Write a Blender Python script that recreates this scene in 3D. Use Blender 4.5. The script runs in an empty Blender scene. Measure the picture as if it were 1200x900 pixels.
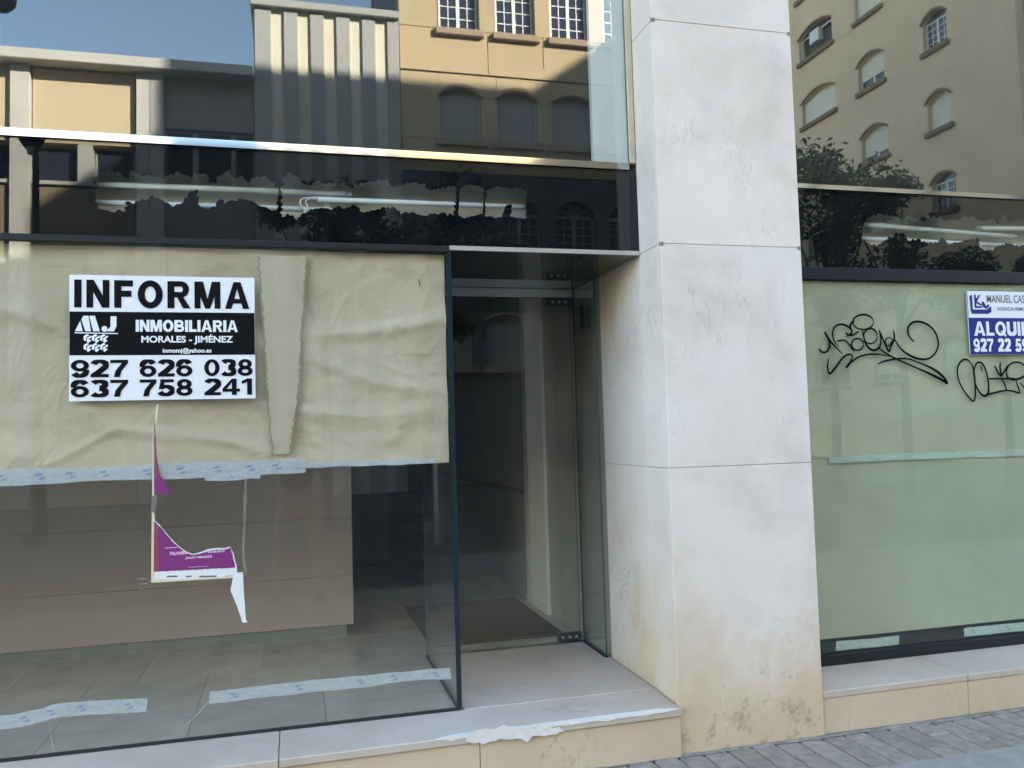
import bpy, bmesh, math, random
import numpy as np
from mathutils import Vector, Matrix
from mathutils import noise as mnoise
random.seed(7)
S = bpy.context.scene
C = S.collection
R = math.radians

# ------------------------------------------------------------------ camera
F_PX, PCX, PCY = 975.0, 600.0, 450.0          # measured on the 1200x900 photograph
EYE = 1.5                                      # camera height over the pavement
CAM_Y = -3.853                                 # the left shop glass is the plane y = 0
def _n(v):
    v = np.array(v, float); return v / np.linalg.norm(v)
_up = _n([123 - PCX, -16226 - PCY, F_PX])
_x = np.array([4340 - PCX, 400 - PCY, F_PX]); _x = _n(_x - _up * _x.dot(_up))
_y = np.cross(_up, _x)
if _y[2] < 0: _y = -_y
ROT = np.array([_x, _y, _up])
cam_d = bpy.data.cameras.new('camera')
cam = bpy.data.objects.new('camera', cam_d); C.objects.link(cam)
cam_d.sensor_width = 36; cam_d.lens = F_PX / 1200 * 36
cam_d.clip_start = 0.02; cam_d.clip_end = 2000
_r, _u, _b = ROT @ [1, 0, 0], ROT @ [0, -1, 0], ROT @ [0, 0, -1]
cam.matrix_world = Matrix(((_r[0], _u[0], _b[0], 0), (_r[1], _u[1], _b[1], CAM_Y), (_r[2], _u[2], _b[2], EYE), (0, 0, 0, 1)))
S.camera = cam

def ray(px, py): return ROT @ np.array([px - PCX, py - PCY, F_PX])
def at(px, py, y):                             # a pixel on the plane y = const
    r = ray(px, py); t = (y - CAM_Y) / r[1]; return Vector((r[0] * t, y, EYE + r[2] * t))
def on_floor(px, py, z):
    r = ray(px, py); t = (z - EYE) / r[2]; return Vector((r[0] * t, CAM_Y + r[1] * t, z))
def mirrored(px, py, d):                       # seen in the left glass, d metres out in the street
    p = at(px, py, d); return Vector((p.x, -d, p.z))

# ------------------------------------------------------------------ light
SUN = Vector((1.0, 1.0, 0.7)).normalized()     # direction to the sun: behind the shop, to the right
w = bpy.data.worlds.new('World'); S.world = w; w.use_nodes = True
nt = w.node_tree
bg = nt.nodes['Background']
sky = nt.nodes.new('ShaderNodeTexSky'); sky.sky_type = 'NISHITA'; sky.sun_disc = False
sky.sun_elevation = math.asin(SUN.z); sky.sun_rotation = R(45)
sky.air_density = 1.3; sky.dust_density = 0.3; sky.ozone_density = 1.6
nt.links.new(sky.outputs[0], bg.inputs[0]); bg.inputs[1].default_value = 0.09
sl = bpy.data.lights.new('sun', 'SUN'); sl.energy = 5.0; sl.angle = R(0.53); sl.color = (1.0, 0.945, 0.85)
so = bpy.data.objects.new('sun', sl); C.objects.link(so)
so.rotation_euler = SUN.to_track_quat('Z', 'Y').to_euler(); so.location = (20, 20, 40)
S.view_settings.view_transform = 'Standard'; S.view_settings.look = 'None'
S.view_settings.gamma = 1; S.view_settings.exposure = 3.46; S.view_settings.use_curve_mapping = False
cy = S.cycles
cy.use_denoising = True; cy.max_bounces = 10; cy.diffuse_bounces = 5; cy.glossy_bounces = 6
cy.transparent_max_bounces = 24; cy.transmission_bounces = 6; cy.sample_clamp_indirect = 8.0
cy.caustics_reflective = False; cy.caustics_refractive = False

# ------------------------------------------------------------------ materials
MATS = {}
def newmat(name):
    m = bpy.data.materials.new(name); m.use_nodes = True; MATS[name] = m
    return m, m.node_tree, m.node_tree.nodes['Principled BSDF']
def N(t, kind, **kw):
    n = t.nodes.new(kind)
    for k, v in kw.items():
        if k.startswith('in_'):
            key = k[3:]
            key = int(key) if key.isdigit() else key
            n.inputs[key].default_value = v
        else: setattr(n, k, v)
    return n
def ramp(t, fac, stops):
    r = t.nodes.new('ShaderNodeValToRGB'); e = r.color_ramp.elements
    while len(e) < len(stops): e.new(0.5)
    for i, (p, c) in enumerate(stops): e[i].position = p; e[i].color = (*c, 1) if len(c) == 3 else c
    t.links.new(fac, r.inputs[0]); return r
def mixc(t, fac, a, b, mode='MIX'):
    m = t.nodes.new('ShaderNodeMix'); m.data_type = 'RGBA'; m.blend_type = mode
    for sock, v in ((m.inputs[0], fac), (m.inputs[6], a), (m.inputs[7], b)):
        if hasattr(v, 'is_linked'): t.links.new(v, sock)
        else: sock.default_value = v if isinstance(v, (int, float)) else (*v, 1)
    return m.outputs[2]
def pos(t, scale=(1, 1, 1), obj=False):
    g = t.nodes.new('ShaderNodeNewGeometry'); mp = t.nodes.new('ShaderNodeMapping')
    mp.inputs['Scale'].default_value = scale
    t.links.new(g.outputs['Position'], mp.inputs[0]); return mp.outputs[0]
def noise(t, vec, scale, detail=6, rough=0.55, dist=0.0):
    n = N(t, 'ShaderNodeTexNoise', in_Scale=scale, in_Detail=detail, in_Roughness=rough, in_Distortion=dist)
    t.links.new(vec, n.inputs['Vector']); return n.outputs['Fac']
def bump(t, b, h, strength, dist=0.01):
    n = N(t, 'ShaderNodeBump', in_Strength=strength, in_Distance=dist)
    t.links.new(h, n.inputs['Height']); t.links.new(n.outputs[0], b.inputs['Normal'])
def rnd(t):
    return t.nodes.new('ShaderNodeObjectInfo').outputs['Random']
def plain(name, col, rough=0.6, var=0.12, scale=6, bmp=0.15, metal=0.0, spec=0.5, piece=0.0):
    m, t, b = newmat(name)
    v = pos(t); f = noise(t, v, scale)
    lo = tuple(c * (1 - var) for c in col); hi = tuple(min(1, c * (1 + var)) for c in col)
    c = ramp(t, f, [(0.3, lo), (0.7, hi)]).outputs[0]
    if piece:
        k = ramp(t, rnd(t), [(0, (1 - piece,) * 3), (1, (1 + piece * 0.3,) * 3)]).outputs[0]
        c = mixc(t, 1.0, c, k, 'MULTIPLY')
    t.links.new(c, b.inputs['Base Color'])
    b.inputs['Roughness'].default_value = rough; b.inputs['Metallic'].default_value = metal
    b.inputs['Specular IOR Level'].default_value = spec
    if bmp: bump(t, b, noise(t, v, scale * 12, 4), bmp, 0.004)
    return m
def flat(name, col, rough=0.5, metal=0.0, spec=0.5):
    m, t, b = newmat(name)
    b.inputs['Base Color'].default_value = (*col, 1); b.inputs['Roughness'].default_value = rough
    b.inputs['Metallic'].default_value = metal; b.inputs['Specular IOR Level'].default_value = spec
    return m

def stone_mat(name, c1, c2, c3, stain=0.0, rough=0.55):
    m, t, b = newmat(name)
    v = pos(t)
    f = noise(t, v, 2.2, 8, 0.62, 0.4)
    c = ramp(t, f, [(0.30, c2), (0.5, c1), (0.72, c3)]).outputs[0]
    blot = noise(t, pos(t, (1, 1, 0.8)), 0.9, 5, 0.6, 0.8)
    c = mixc(t, ramp(t, blot, [(0.45, (0, 0, 0)), (0.75, (0.55, 0.55, 0.55))]).outputs[0], c, (c1[0] * 0.90, c1[1] * 0.84, c1[2] * 0.76))
    k = ramp(t, rnd(t), [(0, (0.95, 0.95, 0.96)), (1, (1.02, 1.0, 0.97))]).outputs[0]
    c = mixc(t, 1.0, c, k, 'MULTIPLY')
    # thin wandering veins
    vn = noise(t, pos(t, (1, 1, 0.6)), 1.7, 6, 0.6, 0.35)
    vein = ramp(t, vn, [(0.495, (0, 0, 0)), (0.5, (1, 1, 1)), (0.505, (0, 0, 0))]).outputs[0]
    msk = ramp(t, noise(t, v, 1.3, 3), [(0.48, (0, 0, 0)), (0.68, (0.5, 0.5, 0.5))]).outputs[0]
    vm = mixc(t, 1.0, vein, msk, 'MULTIPLY')
    c = mixc(t, vm, c, (c2[0] * 0.55, c2[1] * 0.50, c2[2] * 0.42))
    # little scuffs
    sc = ramp(t, noise(t, pos(t, (1, 1, 0.6)), 19, 6, 0.75, 0.1), [(0.70, (0, 0, 0)), (0.80, (0.4, 0.4, 0.4))]).outputs[0]
    c = mixc(t, sc, c, (0.28, 0.24, 0.19))
    if stain:
        # ochre soak and black grime rising from the pavement in ragged tongues
        g = t.nodes.new('ShaderNodeNewGeometry'); sx = t.nodes.new('ShaderNodeSeparateXYZ')
        t.links.new(g.outputs['Position'], sx.inputs[0])
        n1 = noise(t, pos(t, (1, 1, 0.7)), 2.6, 7, 0.6, 0.1)
        a = N(t, 'ShaderNodeMath', operation='MULTIPLY_ADD', in_1=1.7, in_2=-0.12); t.links.new(n1, a.inputs[0])
        d = N(t, 'ShaderNodeMath', operation='SUBTRACT'); t.links.new(a.outputs[0], d.inputs[0]); t.links.new(sx.outputs[2], d.inputs[1])
        s1 = ramp(t, d.outputs[0], [(0.0, (0, 0, 0)), (0.5, (stain, stain, stain))]).outputs[0]
        c = mixc(t, s1, c, (0.62, 0.455, 0.27))
        # rusty run-off under the entrance ceiling, on the flank
        vd = N(t, 'ShaderNodeVectorMath', operation='DISTANCE'); mp = pos(t, (1, 1, 0.55)); t.links.new(mp, vd.inputs[0]); vd.inputs[1].default_value = (1.69, 0.50, 2.30 * 0.55)
        rn = N(t, 'ShaderNodeMath', operation='MULTIPLY_ADD', in_1=0.35); t.links.new(noise(t, pos(t, (1, 1, 0.4)), 6, 6, 0.65), rn.inputs[0]); t.links.new(vd.outputs['Value'], rn.inputs[2])
        c = mixc(t, ramp(t, rn.outputs[0], [(0.18, (0.62, 0.62, 0.62)), (0.48, (0, 0, 0))]).outputs[0], c, (0.40, 0.26, 0.14))
        n2 = noise(t, pos(t, (1, 1, 0.8)), 13, 9, 0.78, 0.15)
        a2 = N(t, 'ShaderNodeMath', operation='MULTIPLY_ADD', in_1=1.0, in_2=-0.475); t.links.new(n2, a2.inputs[0])
        d2 = N(t, 'ShaderNodeMath', operation='SUBTRACT'); t.links.new(a2.outputs[0], d2.inputs[0])
        z2 = N(t, 'ShaderNodeMath', operation='MULTIPLY', in_1=0.32); t.links.new(sx.outputs[2], z2.inputs[0]); t.links.new(z2.outputs[0], d2.inputs[1])
        s2 = ramp(t, d2.outputs[0], [(0.0, (0, 0, 0)), (0.12, (0.6, 0.6, 0.6))]).outputs[0]
        c = mixc(t, s2, c, (0.24, 0.165, 0.095))
    t.links.new(c, b.inputs['Base Color'])
    b.inputs['Roughness'].default_value = rough; b.inputs['Specular IOR Level'].default_value = 0.18
    h = mixc(t, 0.5, noise(t, v, 38, 5), noise(t, v, 6, 4))
    bump(t, b, h, 0.22, 0.005)
    return m

stone_mat('stone_pillar', (0.80, 0.705, 0.63), (0.665, 0.585, 0.515), (0.83, 0.76, 0.705), stain=0.85)
plain('pillar_joint', (0.56, 0.50, 0.42), 0.9)
stone_mat('stone_step', (0.63, 0.495, 0.355), (0.56, 0.43, 0.295), (0.66, 0.54, 0.41), stain=0)
stone_mat('stone_tread', (0.57, 0.475, 0.385), (0.485, 0.40, 0.32), (0.62, 0.535, 0.455), rough=0.6)
plain('joint', (0.25, 0.20, 0.14), 0.9)
plain('mortar', (0.24, 0.215, 0.185), 0.9, 0.35, 20, 0.4)
plain('white_plaster', (0.76, 0.71, 0.64), 0.8, 0.08, 30, 0.5)
plain('pin_metal', (0.25, 0.22, 0.19), 0.5, 0.2, 40, 0.1, 0.6)

def glass_mat(name, f0, tint, dust=0.02, rough=0.0, wave=0.0):
    m = bpy.data.materials.new(name); m.use_nodes = True; MATS[name] = m
    t = m.node_tree; t.nodes.clear()
    out = t.nodes.new('ShaderNodeOutputMaterial')
    tr = N(t, 'ShaderNodeBsdfTransparent'); tr.inputs[0].default_value = (*tint, 1)
    gl = N(t, 'ShaderNodeBsdfGlossy', in_Roughness=rough); gl.inputs[0].default_value = (1, 1, 1, 1)
    lw = N(t, 'ShaderNodeLayerWeight', in_Blend=0.5)
    p = N(t, 'ShaderNodeMath', operation='POWER', in_1=5.0); t.links.new(lw.outputs['Facing'], p.inputs[0])
    q = N(t, 'ShaderNodeMath', operation='MULTIPLY_ADD', in_1=1 - f0, in_2=f0); t.links.new(p.outputs[0], q.inputs[0])
    if wave:
        b = N(t, 'ShaderNodeBump', in_Strength=wave, in_Distance=0.01)
        t.links.new(noise(t, pos(t), 1.6, 1, 0.4), b.inputs['Height']); t.links.new(b.outputs[0], gl.inputs['Normal'])
    mx = t.nodes.new('ShaderNodeMixShader'); t.links.new(q.outputs[0], mx.inputs[0])
    t.links.new(tr.outputs[0], mx.inputs[1]); t.links.new(gl.outputs[0], mx.inputs[2])
    df = N(t, 'ShaderNodeBsdfDiffuse'); df.inputs[0].default_value = (0.75, 0.74, 0.70, 1)
    d = ramp(t, noise(t, pos(t, (1, 1, 0.35)), 5, 7, 0.7, 0.6), [(0.35, (dust * 0.3,) * 3), (0.75, (dust,) * 3)])
    mx2 = t.nodes.new('ShaderNodeMixShader'); t.links.new(d.outputs[0], mx2.inputs[0])
    t.links.new(mx.outputs[0], mx2.inputs[1]); t.links.new(df.outputs[0], mx2.inputs[2])
    t.links.new(mx2.outputs[0], out.inputs[0])
    return m
glass_mat('glass_clear', 0.042, (0.968, 0.974, 0.962), 0.010)
glass_mat('glass_door', 0.036, (0.965, 0.972, 0.955), 0.030)
glass_mat('glass_band', 0.032, (0.95, 0.96, 0.95), 0.004)
glass_mat('glass_upper', 0.060, (0.95, 0.96, 0.95), 0.006)
glass_mat('glass_right', 0.05, (0.945, 0.972, 0.935), 0.012)
glass_mat('glass_right_band', 0.040, (0.95, 0.96, 0.94), 0.008)
glass_mat('glass_right_up', 0.135, (0.95, 0.96, 0.94), 0.010)
flat('upper_back_olive', (0.07, 0.064, 0.046), 0.9, 0, 0.0)
glass_mat('glass_house', 0.06, (0.7, 0.75, 0.8), 0.01)
flat('glass_edge', (0.05, 0.085, 0.085), 0.2, 0, 0.4)
flat('black_film', (0.005, 0.0055, 0.006), 0.9, 0, 0.0)
flat('upper_back', (0.026, 0.025, 0.023), 0.9, 0, 0.0)
plain('light_box', (0.72, 0.68, 0.60), 0.8, 0.1, 8, 0)
flat('dark_frame', (0.022, 0.022, 0.025), 0.4, 0, 0.2)
flat('sealant', (0.02, 0.02, 0.02), 0.7)
plain('alu_trim', (0.42, 0.42, 0.41), 0.06, 0.03, 3, 0.0, 1.0)
plain('alu_dull', (0.62, 0.63, 0.63), 0.35, 0.06, 10, 0.0, 0.9)
flat('steel_dark', (0.10, 0.115, 0.13), 0.35, 0.7)
plain('brass_seal', (0.52, 0.45, 0.30), 0.5, 0.1, 10, 0)
flat('soffit_glass', (0.05, 0.058, 0.055), 0.03, 0, 0.9)
flat('tube_white', (0.80, 0.84, 0.82), 0.25)
flat('tube_cap', (0.55, 0.56, 0.56), 0.35, 0.5)
flat('cable_white', (0.8, 0.8, 0.78), 0.4)

def paper_mat(name, col, crumple=0.05):
    m, t, b = newmat(name)
    v = pos(t)
    c = ramp(t, noise(t, v, 2.5, 6), [(0.3, tuple(x * 0.90 for x in col)), (0.7, tuple(min(1, x * 1.07) for x in col))]).outputs[0]
    fib = noise(t, pos(t, (1, 1, 14)), 9, 4, 0.7)
    c = mixc(t, 1.0, c, ramp(t, fib, [(0.3, (0.975, 0.975, 0.975)), (0.7, (1.02, 1.02, 1.02))]).outputs[0], 'MULTIPLY')
    t.links.new(c, b.inputs['Base Color']); b.inputs['Roughness'].default_value = 0.7
    b.inputs['Specular IOR Level'].default_value = 0.25
    # crumple: soft ridges crossing each other
    r1 = ramp(t, noise(t, pos(t, (1, 1, 1.6)), 1.9, 2.5, 0.5, 0.6), [(0.35, (0, 0, 0)), (0.5, (1, 1, 1)), (0.66, (0, 0, 0))]).outputs[0]
    r2 = ramp(t, noise(t, pos(t, (1.4, 1, 1)), 3.6, 3, 0.5, 0.5), [(0.38, (0, 0, 0)), (0.5, (1, 1, 1)), (0.63, (0, 0, 0))]).outputs[0]
    bump(t, b, mixc(t, 0.42, r1, r2), crumple, 0.03)
    return m
paper_mat('paper_left', (0.67, 0.57, 0.41), 0.32)
paper_mat('paper_right', (0.55, 0.535, 0.405))
paper_mat('paper_seam', (0.60, 0.51, 0.37))
paper_mat('seam_stain', (0.36, 0.32, 0.22))
def tape_mat(name, col, alpha):
    m, t, b = newmat(name)
    c = ramp(t, noise(t, pos(t, (1, 1, 3)), 24, 5, 0.7, 1.0), [(0.3, tuple(x * 0.72 for x in col)), (0.7, col)]).outputs[0]
    t.links.new(c, b.inputs['Base Color']); b.inputs['Roughness'].default_value = 0.3
    b.inputs['Alpha'].default_value = alpha
    bump(t, b, noise(t, pos(t), 40, 3), 0.5, 0.005)
    return m
tape_mat('tape', (0.70, 0.75, 0.78), 0.90)
tape_mat('tape_green', (0.68, 0.78, 0.74), 0.92)
tape_mat('tape_clear', (0.55, 0.55, 0.52), 0.24)
tape_mat('scratch', (0.65, 0.65, 0.62), 0.40)
flat('tape_print', (0.30, 0.40, 0.56), 0.4)
flat('sign_white', (0.84, 0.84, 0.86), 0.35)
flat('sign_black', (0.008, 0.008, 0.009), 0.6, 0, 0.06)
flat('sign_blue', (0.022, 0.025, 0.21), 0.5, 0, 0.2)
flat('sign_grey', (0.12, 0.12, 0.17), 0.5, 0, 0.2)
flat('poster_purple', (0.22, 0.030, 0.17), 0.45)
flat('poster_red', (0.30, 0.06, 0.09), 0.45)
flat('poster_white', (0.80, 0.78, 0.76), 0.5)
flat('poster_cream', (0.72, 0.64, 0.42), 0.5)
flat('poster_pink', (0.80, 0.60, 0.74), 0.5)
flat('spray_black', (0.010, 0.012, 0.011), 0.8, 0, 0.0)

plain('partition', (0.50, 0.41, 0.365), 0.45, 0.05, 3, 0.05)
plain('plinth', (0.26, 0.26, 0.21), 0.5)
plain('shop_tile', (0.60, 0.555, 0.45), 0.16, 0.12, 5, 0.02, piece=0.12)
plain('shop_wall', (0.36, 0.35, 0.31), 0.8, 0.08, 3, 0.05)
plain('shop_wall_pale', (0.72, 0.70, 0.65), 0.8, 0.05, 3, 0.05)
plain('shop_wood', (0.18, 0.11, 0.065), 0.5, 0.2, 8, 0.05)
flat('cabinet_black', (0.015, 0.016, 0.018), 0.3)
plain('mat', (0.085, 0.066, 0.045), 0.95, 0.3, 60, 0.6)
plain('paver', (0.30, 0.255, 0.21), 0.8, 0.22, 18, 0.5, spec=0.2, piece=0.14)
plain('paving', (0.32, 0.29, 0.255), 0.8, 0.15, 10, 0.4, spec=0.2)
plain('asphalt', (0.06, 0.06, 0.062), 0.9, 0.2, 20, 0.5)

plain('plaster_tan', (0.50, 0.385, 0.225), 0.9, 0.06, 1.2, 0.25, piece=0.06)
plain('plaster_wing', (0.74, 0.56, 0.36), 0.9, 0.07, 0.8, 0.25)
plain('trim_brown', (0.34, 0.26, 0.165), 0.85, 0.08, 3, 0.1)
plain('trim_wing', (0.20, 0.14, 0.085), 0.85, 0.08, 3, 0.1)
plain('white_frame', (0.74, 0.74, 0.72), 0.5, 0.04, 4, 0)
plain('blind', (0.78, 0.72, 0.58), 0.7, 0.05, 5, 0)
plain('blind_grey', (0.36, 0.35, 0.32), 0.7, 0.05, 5, 0)
flat('room_dark', (0.02, 0.022, 0.03), 0.6)
plain('pilaster', (0.50, 0.49, 0.43), 0.85, 0.06, 1.5, 0.2)
plain('stone_dark', (0.11, 0.11, 0.115), 0.6, 0.1, 2, 0.1, piece=0.1)
plain('frame_grey', (0.30, 0.30, 0.31), 0.5, 0.04, 4, 0)
plain('panel_tan_shaded', (0.24, 0.195, 0.13), 0.95, 0.10, 9, 0.5)  # tan panel darkened, street shade put into the colour of the lower panels
plain('panel_tan', (0.55, 0.44, 0.275), 0.95, 0.10, 9, 0.5)
plain('wall_grey', (0.25, 0.245, 0.23), 0.9, 0.06, 1.5, 0.2)
plain('rib_grey', (0.36, 0.36, 0.33), 0.85, 0.05, 1.5, 0.2)
plain('rib_cream', (0.66, 0.62, 0.46), 0.85, 0.05, 1.5, 0.2)
plain('mullion', (0.40, 0.39, 0.36), 0.5, 0.05, 5, 0)
flat('pane_blue', (0.03, 0.035, 0.05), 0.08, 0, 0.5)
plain('our_wall', (0.50, 0.47, 0.42), 0.9, 0.06, 1, 0.2)
flat('iron_black', (0.012, 0.012, 0.013), 0.45)
flat('lamp_glass', (0.5, 0.5, 0.45), 0.2)
plain('bark', (0.09, 0.065, 0.045), 0.95, 0.3, 12, 0.6)
def leaf_mat(name, c1, c2):
    m, t, b = newmat(name)
    c = ramp(t, noise(t, pos(t), 2.3, 3), [(0.3, c1), (0.7, c2)]).outputs[0]
    t.links.new(c, b.inputs['Base Color']); b.inputs['Roughness'].default_value = 0.55
leaf_mat('leaf', (0.018, 0.032, 0.014), (0.05, 0.075, 0.03))
flat('skin', (0.50, 0.32, 0.23), 0.55)
flat('shirt', (0.035, 0.036, 0.045), 0.9)
flat('trousers', (0.36, 0.31, 0.25), 0.9)
flat('shoe', (0.06, 0.05, 0.045), 0.7)
flat('hair', (0.03, 0.022, 0.018), 0.7)

# ------------------------------------------------------------------ building helpers
def tag(o, label=None, cat=None, group=None, kind=None):
    if label: o['label'] = label
    if cat: o['category'] = cat
    if group: o['group'] = group
    if kind: o['kind'] = kind
    return o
def thing(name, loc, label, cat, group=None):
    o = bpy.data.objects.new(name, None); C.objects.link(o); o.location = loc
    o.empty_display_size = 0.1
    return tag(o, label, cat, group)
class MB:
    """collects shapes in world coordinates; build() links them as one mesh object"""
    def __init__(s): s.v = []; s.f = []; s.mi = []
    def add(s, verts, faces, mi=0):
        k = len(s.v); s.v += [tuple(v) for v in verts]
        s.f += [tuple(i + k for i in f) for f in faces]; s.mi += [mi] * len(faces); return s
    def box(s, x0, x1, y0, y1, z0, z1, mi=0):
        v = [(x, y, z) for x in (x0, x1) for y in (y0, y1) for z in (z0, z1)]
        return s.add(v, [(0, 1, 3, 2), (4, 6, 7, 5), (0, 4, 5, 1), (2, 3, 7, 6), (0, 2, 6, 4), (1, 5, 7, 3)], mi)
    def mbox(s, M, u0, u1, w0, w1, z0, z1, mi=0):
        v = [M(u, ww, z) for u in (u0, u1) for ww in (w0, w1) for z in (z0, z1)]
        return s.add(v, [(0, 1, 3, 2), (4, 6, 7, 5), (0, 4, 5, 1), (2, 3, 7, 6), (0, 2, 6, 4), (1, 5, 7, 3)], mi)
    def prism(s, M, poly, w0, w1, mi=0):
        n = len(poly)
        v = [M(u, w0, z) for u, z in poly] + [M(u, w1, z) for u, z in poly]
        f = [tuple(range(n)), tuple(range(2 * n - 1, n - 1, -1))] + [(i, (i + 1) % n, n + (i + 1) % n, n + i) for i in range(n)]
        return s.add(v, f, mi)
    def tube(s, pts, rad, seg=10, mi=0):
        pts = [Vector(p) for p in pts]
        rads = rad if isinstance(rad, (list, tuple)) else [rad] * len(pts)
        rings = []; prev = None
        for i, p in enumerate(pts):
            d = (pts[min(i + 1, len(pts) - 1)] - pts[max(i - 1, 0)]).normalized()
            a = Vector((0, 0, 1)) if abs(d.z) < 0.9 else Vector((1, 0, 0))
            if prev is not None: a = prev
            u = (a - d * a.dot(d)).normalized(); prev = u; vv = d.cross(u)
            rings.append([p + (u * math.cos(k * 2 * math.pi / seg) + vv * math.sin(k * 2 * math.pi / seg)) * rads[i] for k in range(seg)])
        v = [q for r_ in rings for q in r_]; f = []
        for i in range(len(pts) - 1):
            for k in range(seg):
                f.append((i * seg + k, i * seg + (k + 1) % seg, (i + 1) * seg + (k + 1) % seg, (i + 1) * seg + k))
        f.append(tuple(range(seg))[::-1]); f.append(tuple((len(pts) - 1) * seg + k for k in range(seg)))
        return s.add(v, f, mi)
    def build(s, name, mats, parent=None, bevel=0, smooth=False, origin=None, fixn=True):
        me = bpy.data.meshes.new(name); me.from_pydata(s.v, [], s.f)
        for m in (mats if isinstance(mats, (list, tuple)) else [mats]): me.materials.append(MATS[m])
        me.polygons.foreach_set('material_index', s.mi)
        if fixn or bevel:
            bm = bmesh.new(); bm.from_mesh(me)
            if fixn: bmesh.ops.recalc_face_normals(bm, faces=bm.faces)
            if bevel: bmesh.ops.bevel(bm, geom=bm.edges[:], offset=bevel, segments=1, affect='EDGES', profile=0.5)
            bm.to_mesh(me); bm.free()
        if smooth: me.polygons.foreach_set('use_smooth', [True] * len(me.polygons))
        o = bpy.data.objects.new(name, me); C.objects.link(o)
        base = Vector(origin) if origin is not None else (Vector(parent.matrix_basis.translation) if parent is not None and False else Vector((0, 0, 0)))
        if parent is not None: attach(o, parent)
        elif s.v:                                    # put the origin at the base of the thing
            xs = np.array(s.v); c = Vector(((xs[:, 0].min() + xs[:, 0].max()) / 2, (xs[:, 1].min() + xs[:, 1].max()) / 2, xs[:, 2].min()))
            me.transform(Matrix.Translation(-c)); o.location = c
        return o
def world_loc(o):
    p = Vector(o.location)
    while o.parent: o = o.parent; p += Vector(o.location)
    return p
def attach(o, parent):                             # mesh stays where it is in the world
    base = world_loc(parent)
    o.parent = parent; o.data.transform(Matrix.Translation(-base))
XZ = lambda y=0.0: (lambda u, ww, z: (u, y - ww, z))       # facade facing -y (our street front)

def from_curve(splines, z=0.0):
    """filled 2-D outline (with holes) -> triangles in (u, v)"""
    cu = bpy.data.curves.new('tmp', 'CURVE'); cu.dimensions = '2D'; cu.fill_mode = 'BOTH'
    for pts in splines:
        sp = cu.splines.new('POLY'); sp.points.add(len(pts) - 1); sp.use_cyclic_u = True
        for i, p in enumerate(pts): sp.points[i].co = (p[0], p[1], 0, 1)
    o = bpy.data.objects.new('tmp', cu)
    C.objects.link(o); dg = bpy.context.evaluated_depsgraph_get()
    me = bpy.data.meshes.new_from_object(o.evaluated_get(dg))
    V = [tuple(v.co[:2]) for v in me.vertices]; F = [tuple(p.vertices) for p in me.polygons]
    bpy.data.objects.remove(o); bpy.data.curves.remove(cu); bpy.data.meshes.remove(me)
    return V, F
def sheet(mb, splines, y, mi=0, thick=0.0):
    V, F = from_curve(splines)
    if thick: # two skins
        mb.add([(u, y, v) for u, v in V], F, mi); mb.add([(u, y + thick, v) for u, v in V], [f[::-1] for f in F], mi)
    else: mb.add([(u, y, v) for u, v in V], F, mi)
    return mb
def text_mesh(s, weight=0.0, spacing=1.0):
    cu = bpy.data.curves.new('tmp', 'FONT'); cu.body = s; cu.offset = weight; cu.resolution_u = 4; cu.space_character = spacing
    o = bpy.data.objects.new('tmp', cu); C.objects.link(o)
    dg = bpy.context.evaluated_depsgraph_get()
    me = bpy.data.meshes.new_from_object(o.evaluated_get(dg))
    V = np.array([v.co[:2] for v in me.vertices]); F = [tuple(p.vertices) for p in me.polygons]
    bpy.data.objects.remove(o); bpy.data.curves.remove(cu); bpy.data.meshes.remove(me)
    return V, F
def lettering(s, u0, u1, z0, z1, y, mat, parent, weight=0.02, spacing=1.0, name='lettering', shear=0.0):
    V, F = text_mesh(s, weight, spacing)
    lo, hi = V.min(0), V.max(0)
    W = (V - lo) / (hi - lo)
    mb = MB().add([(u0 + a * (u1 - u0) + shear * b, y, z0 + b * (z1 - z0)) for a, b in W], F)
    return mb.build(name, mat, parent, fixn=False)

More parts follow.
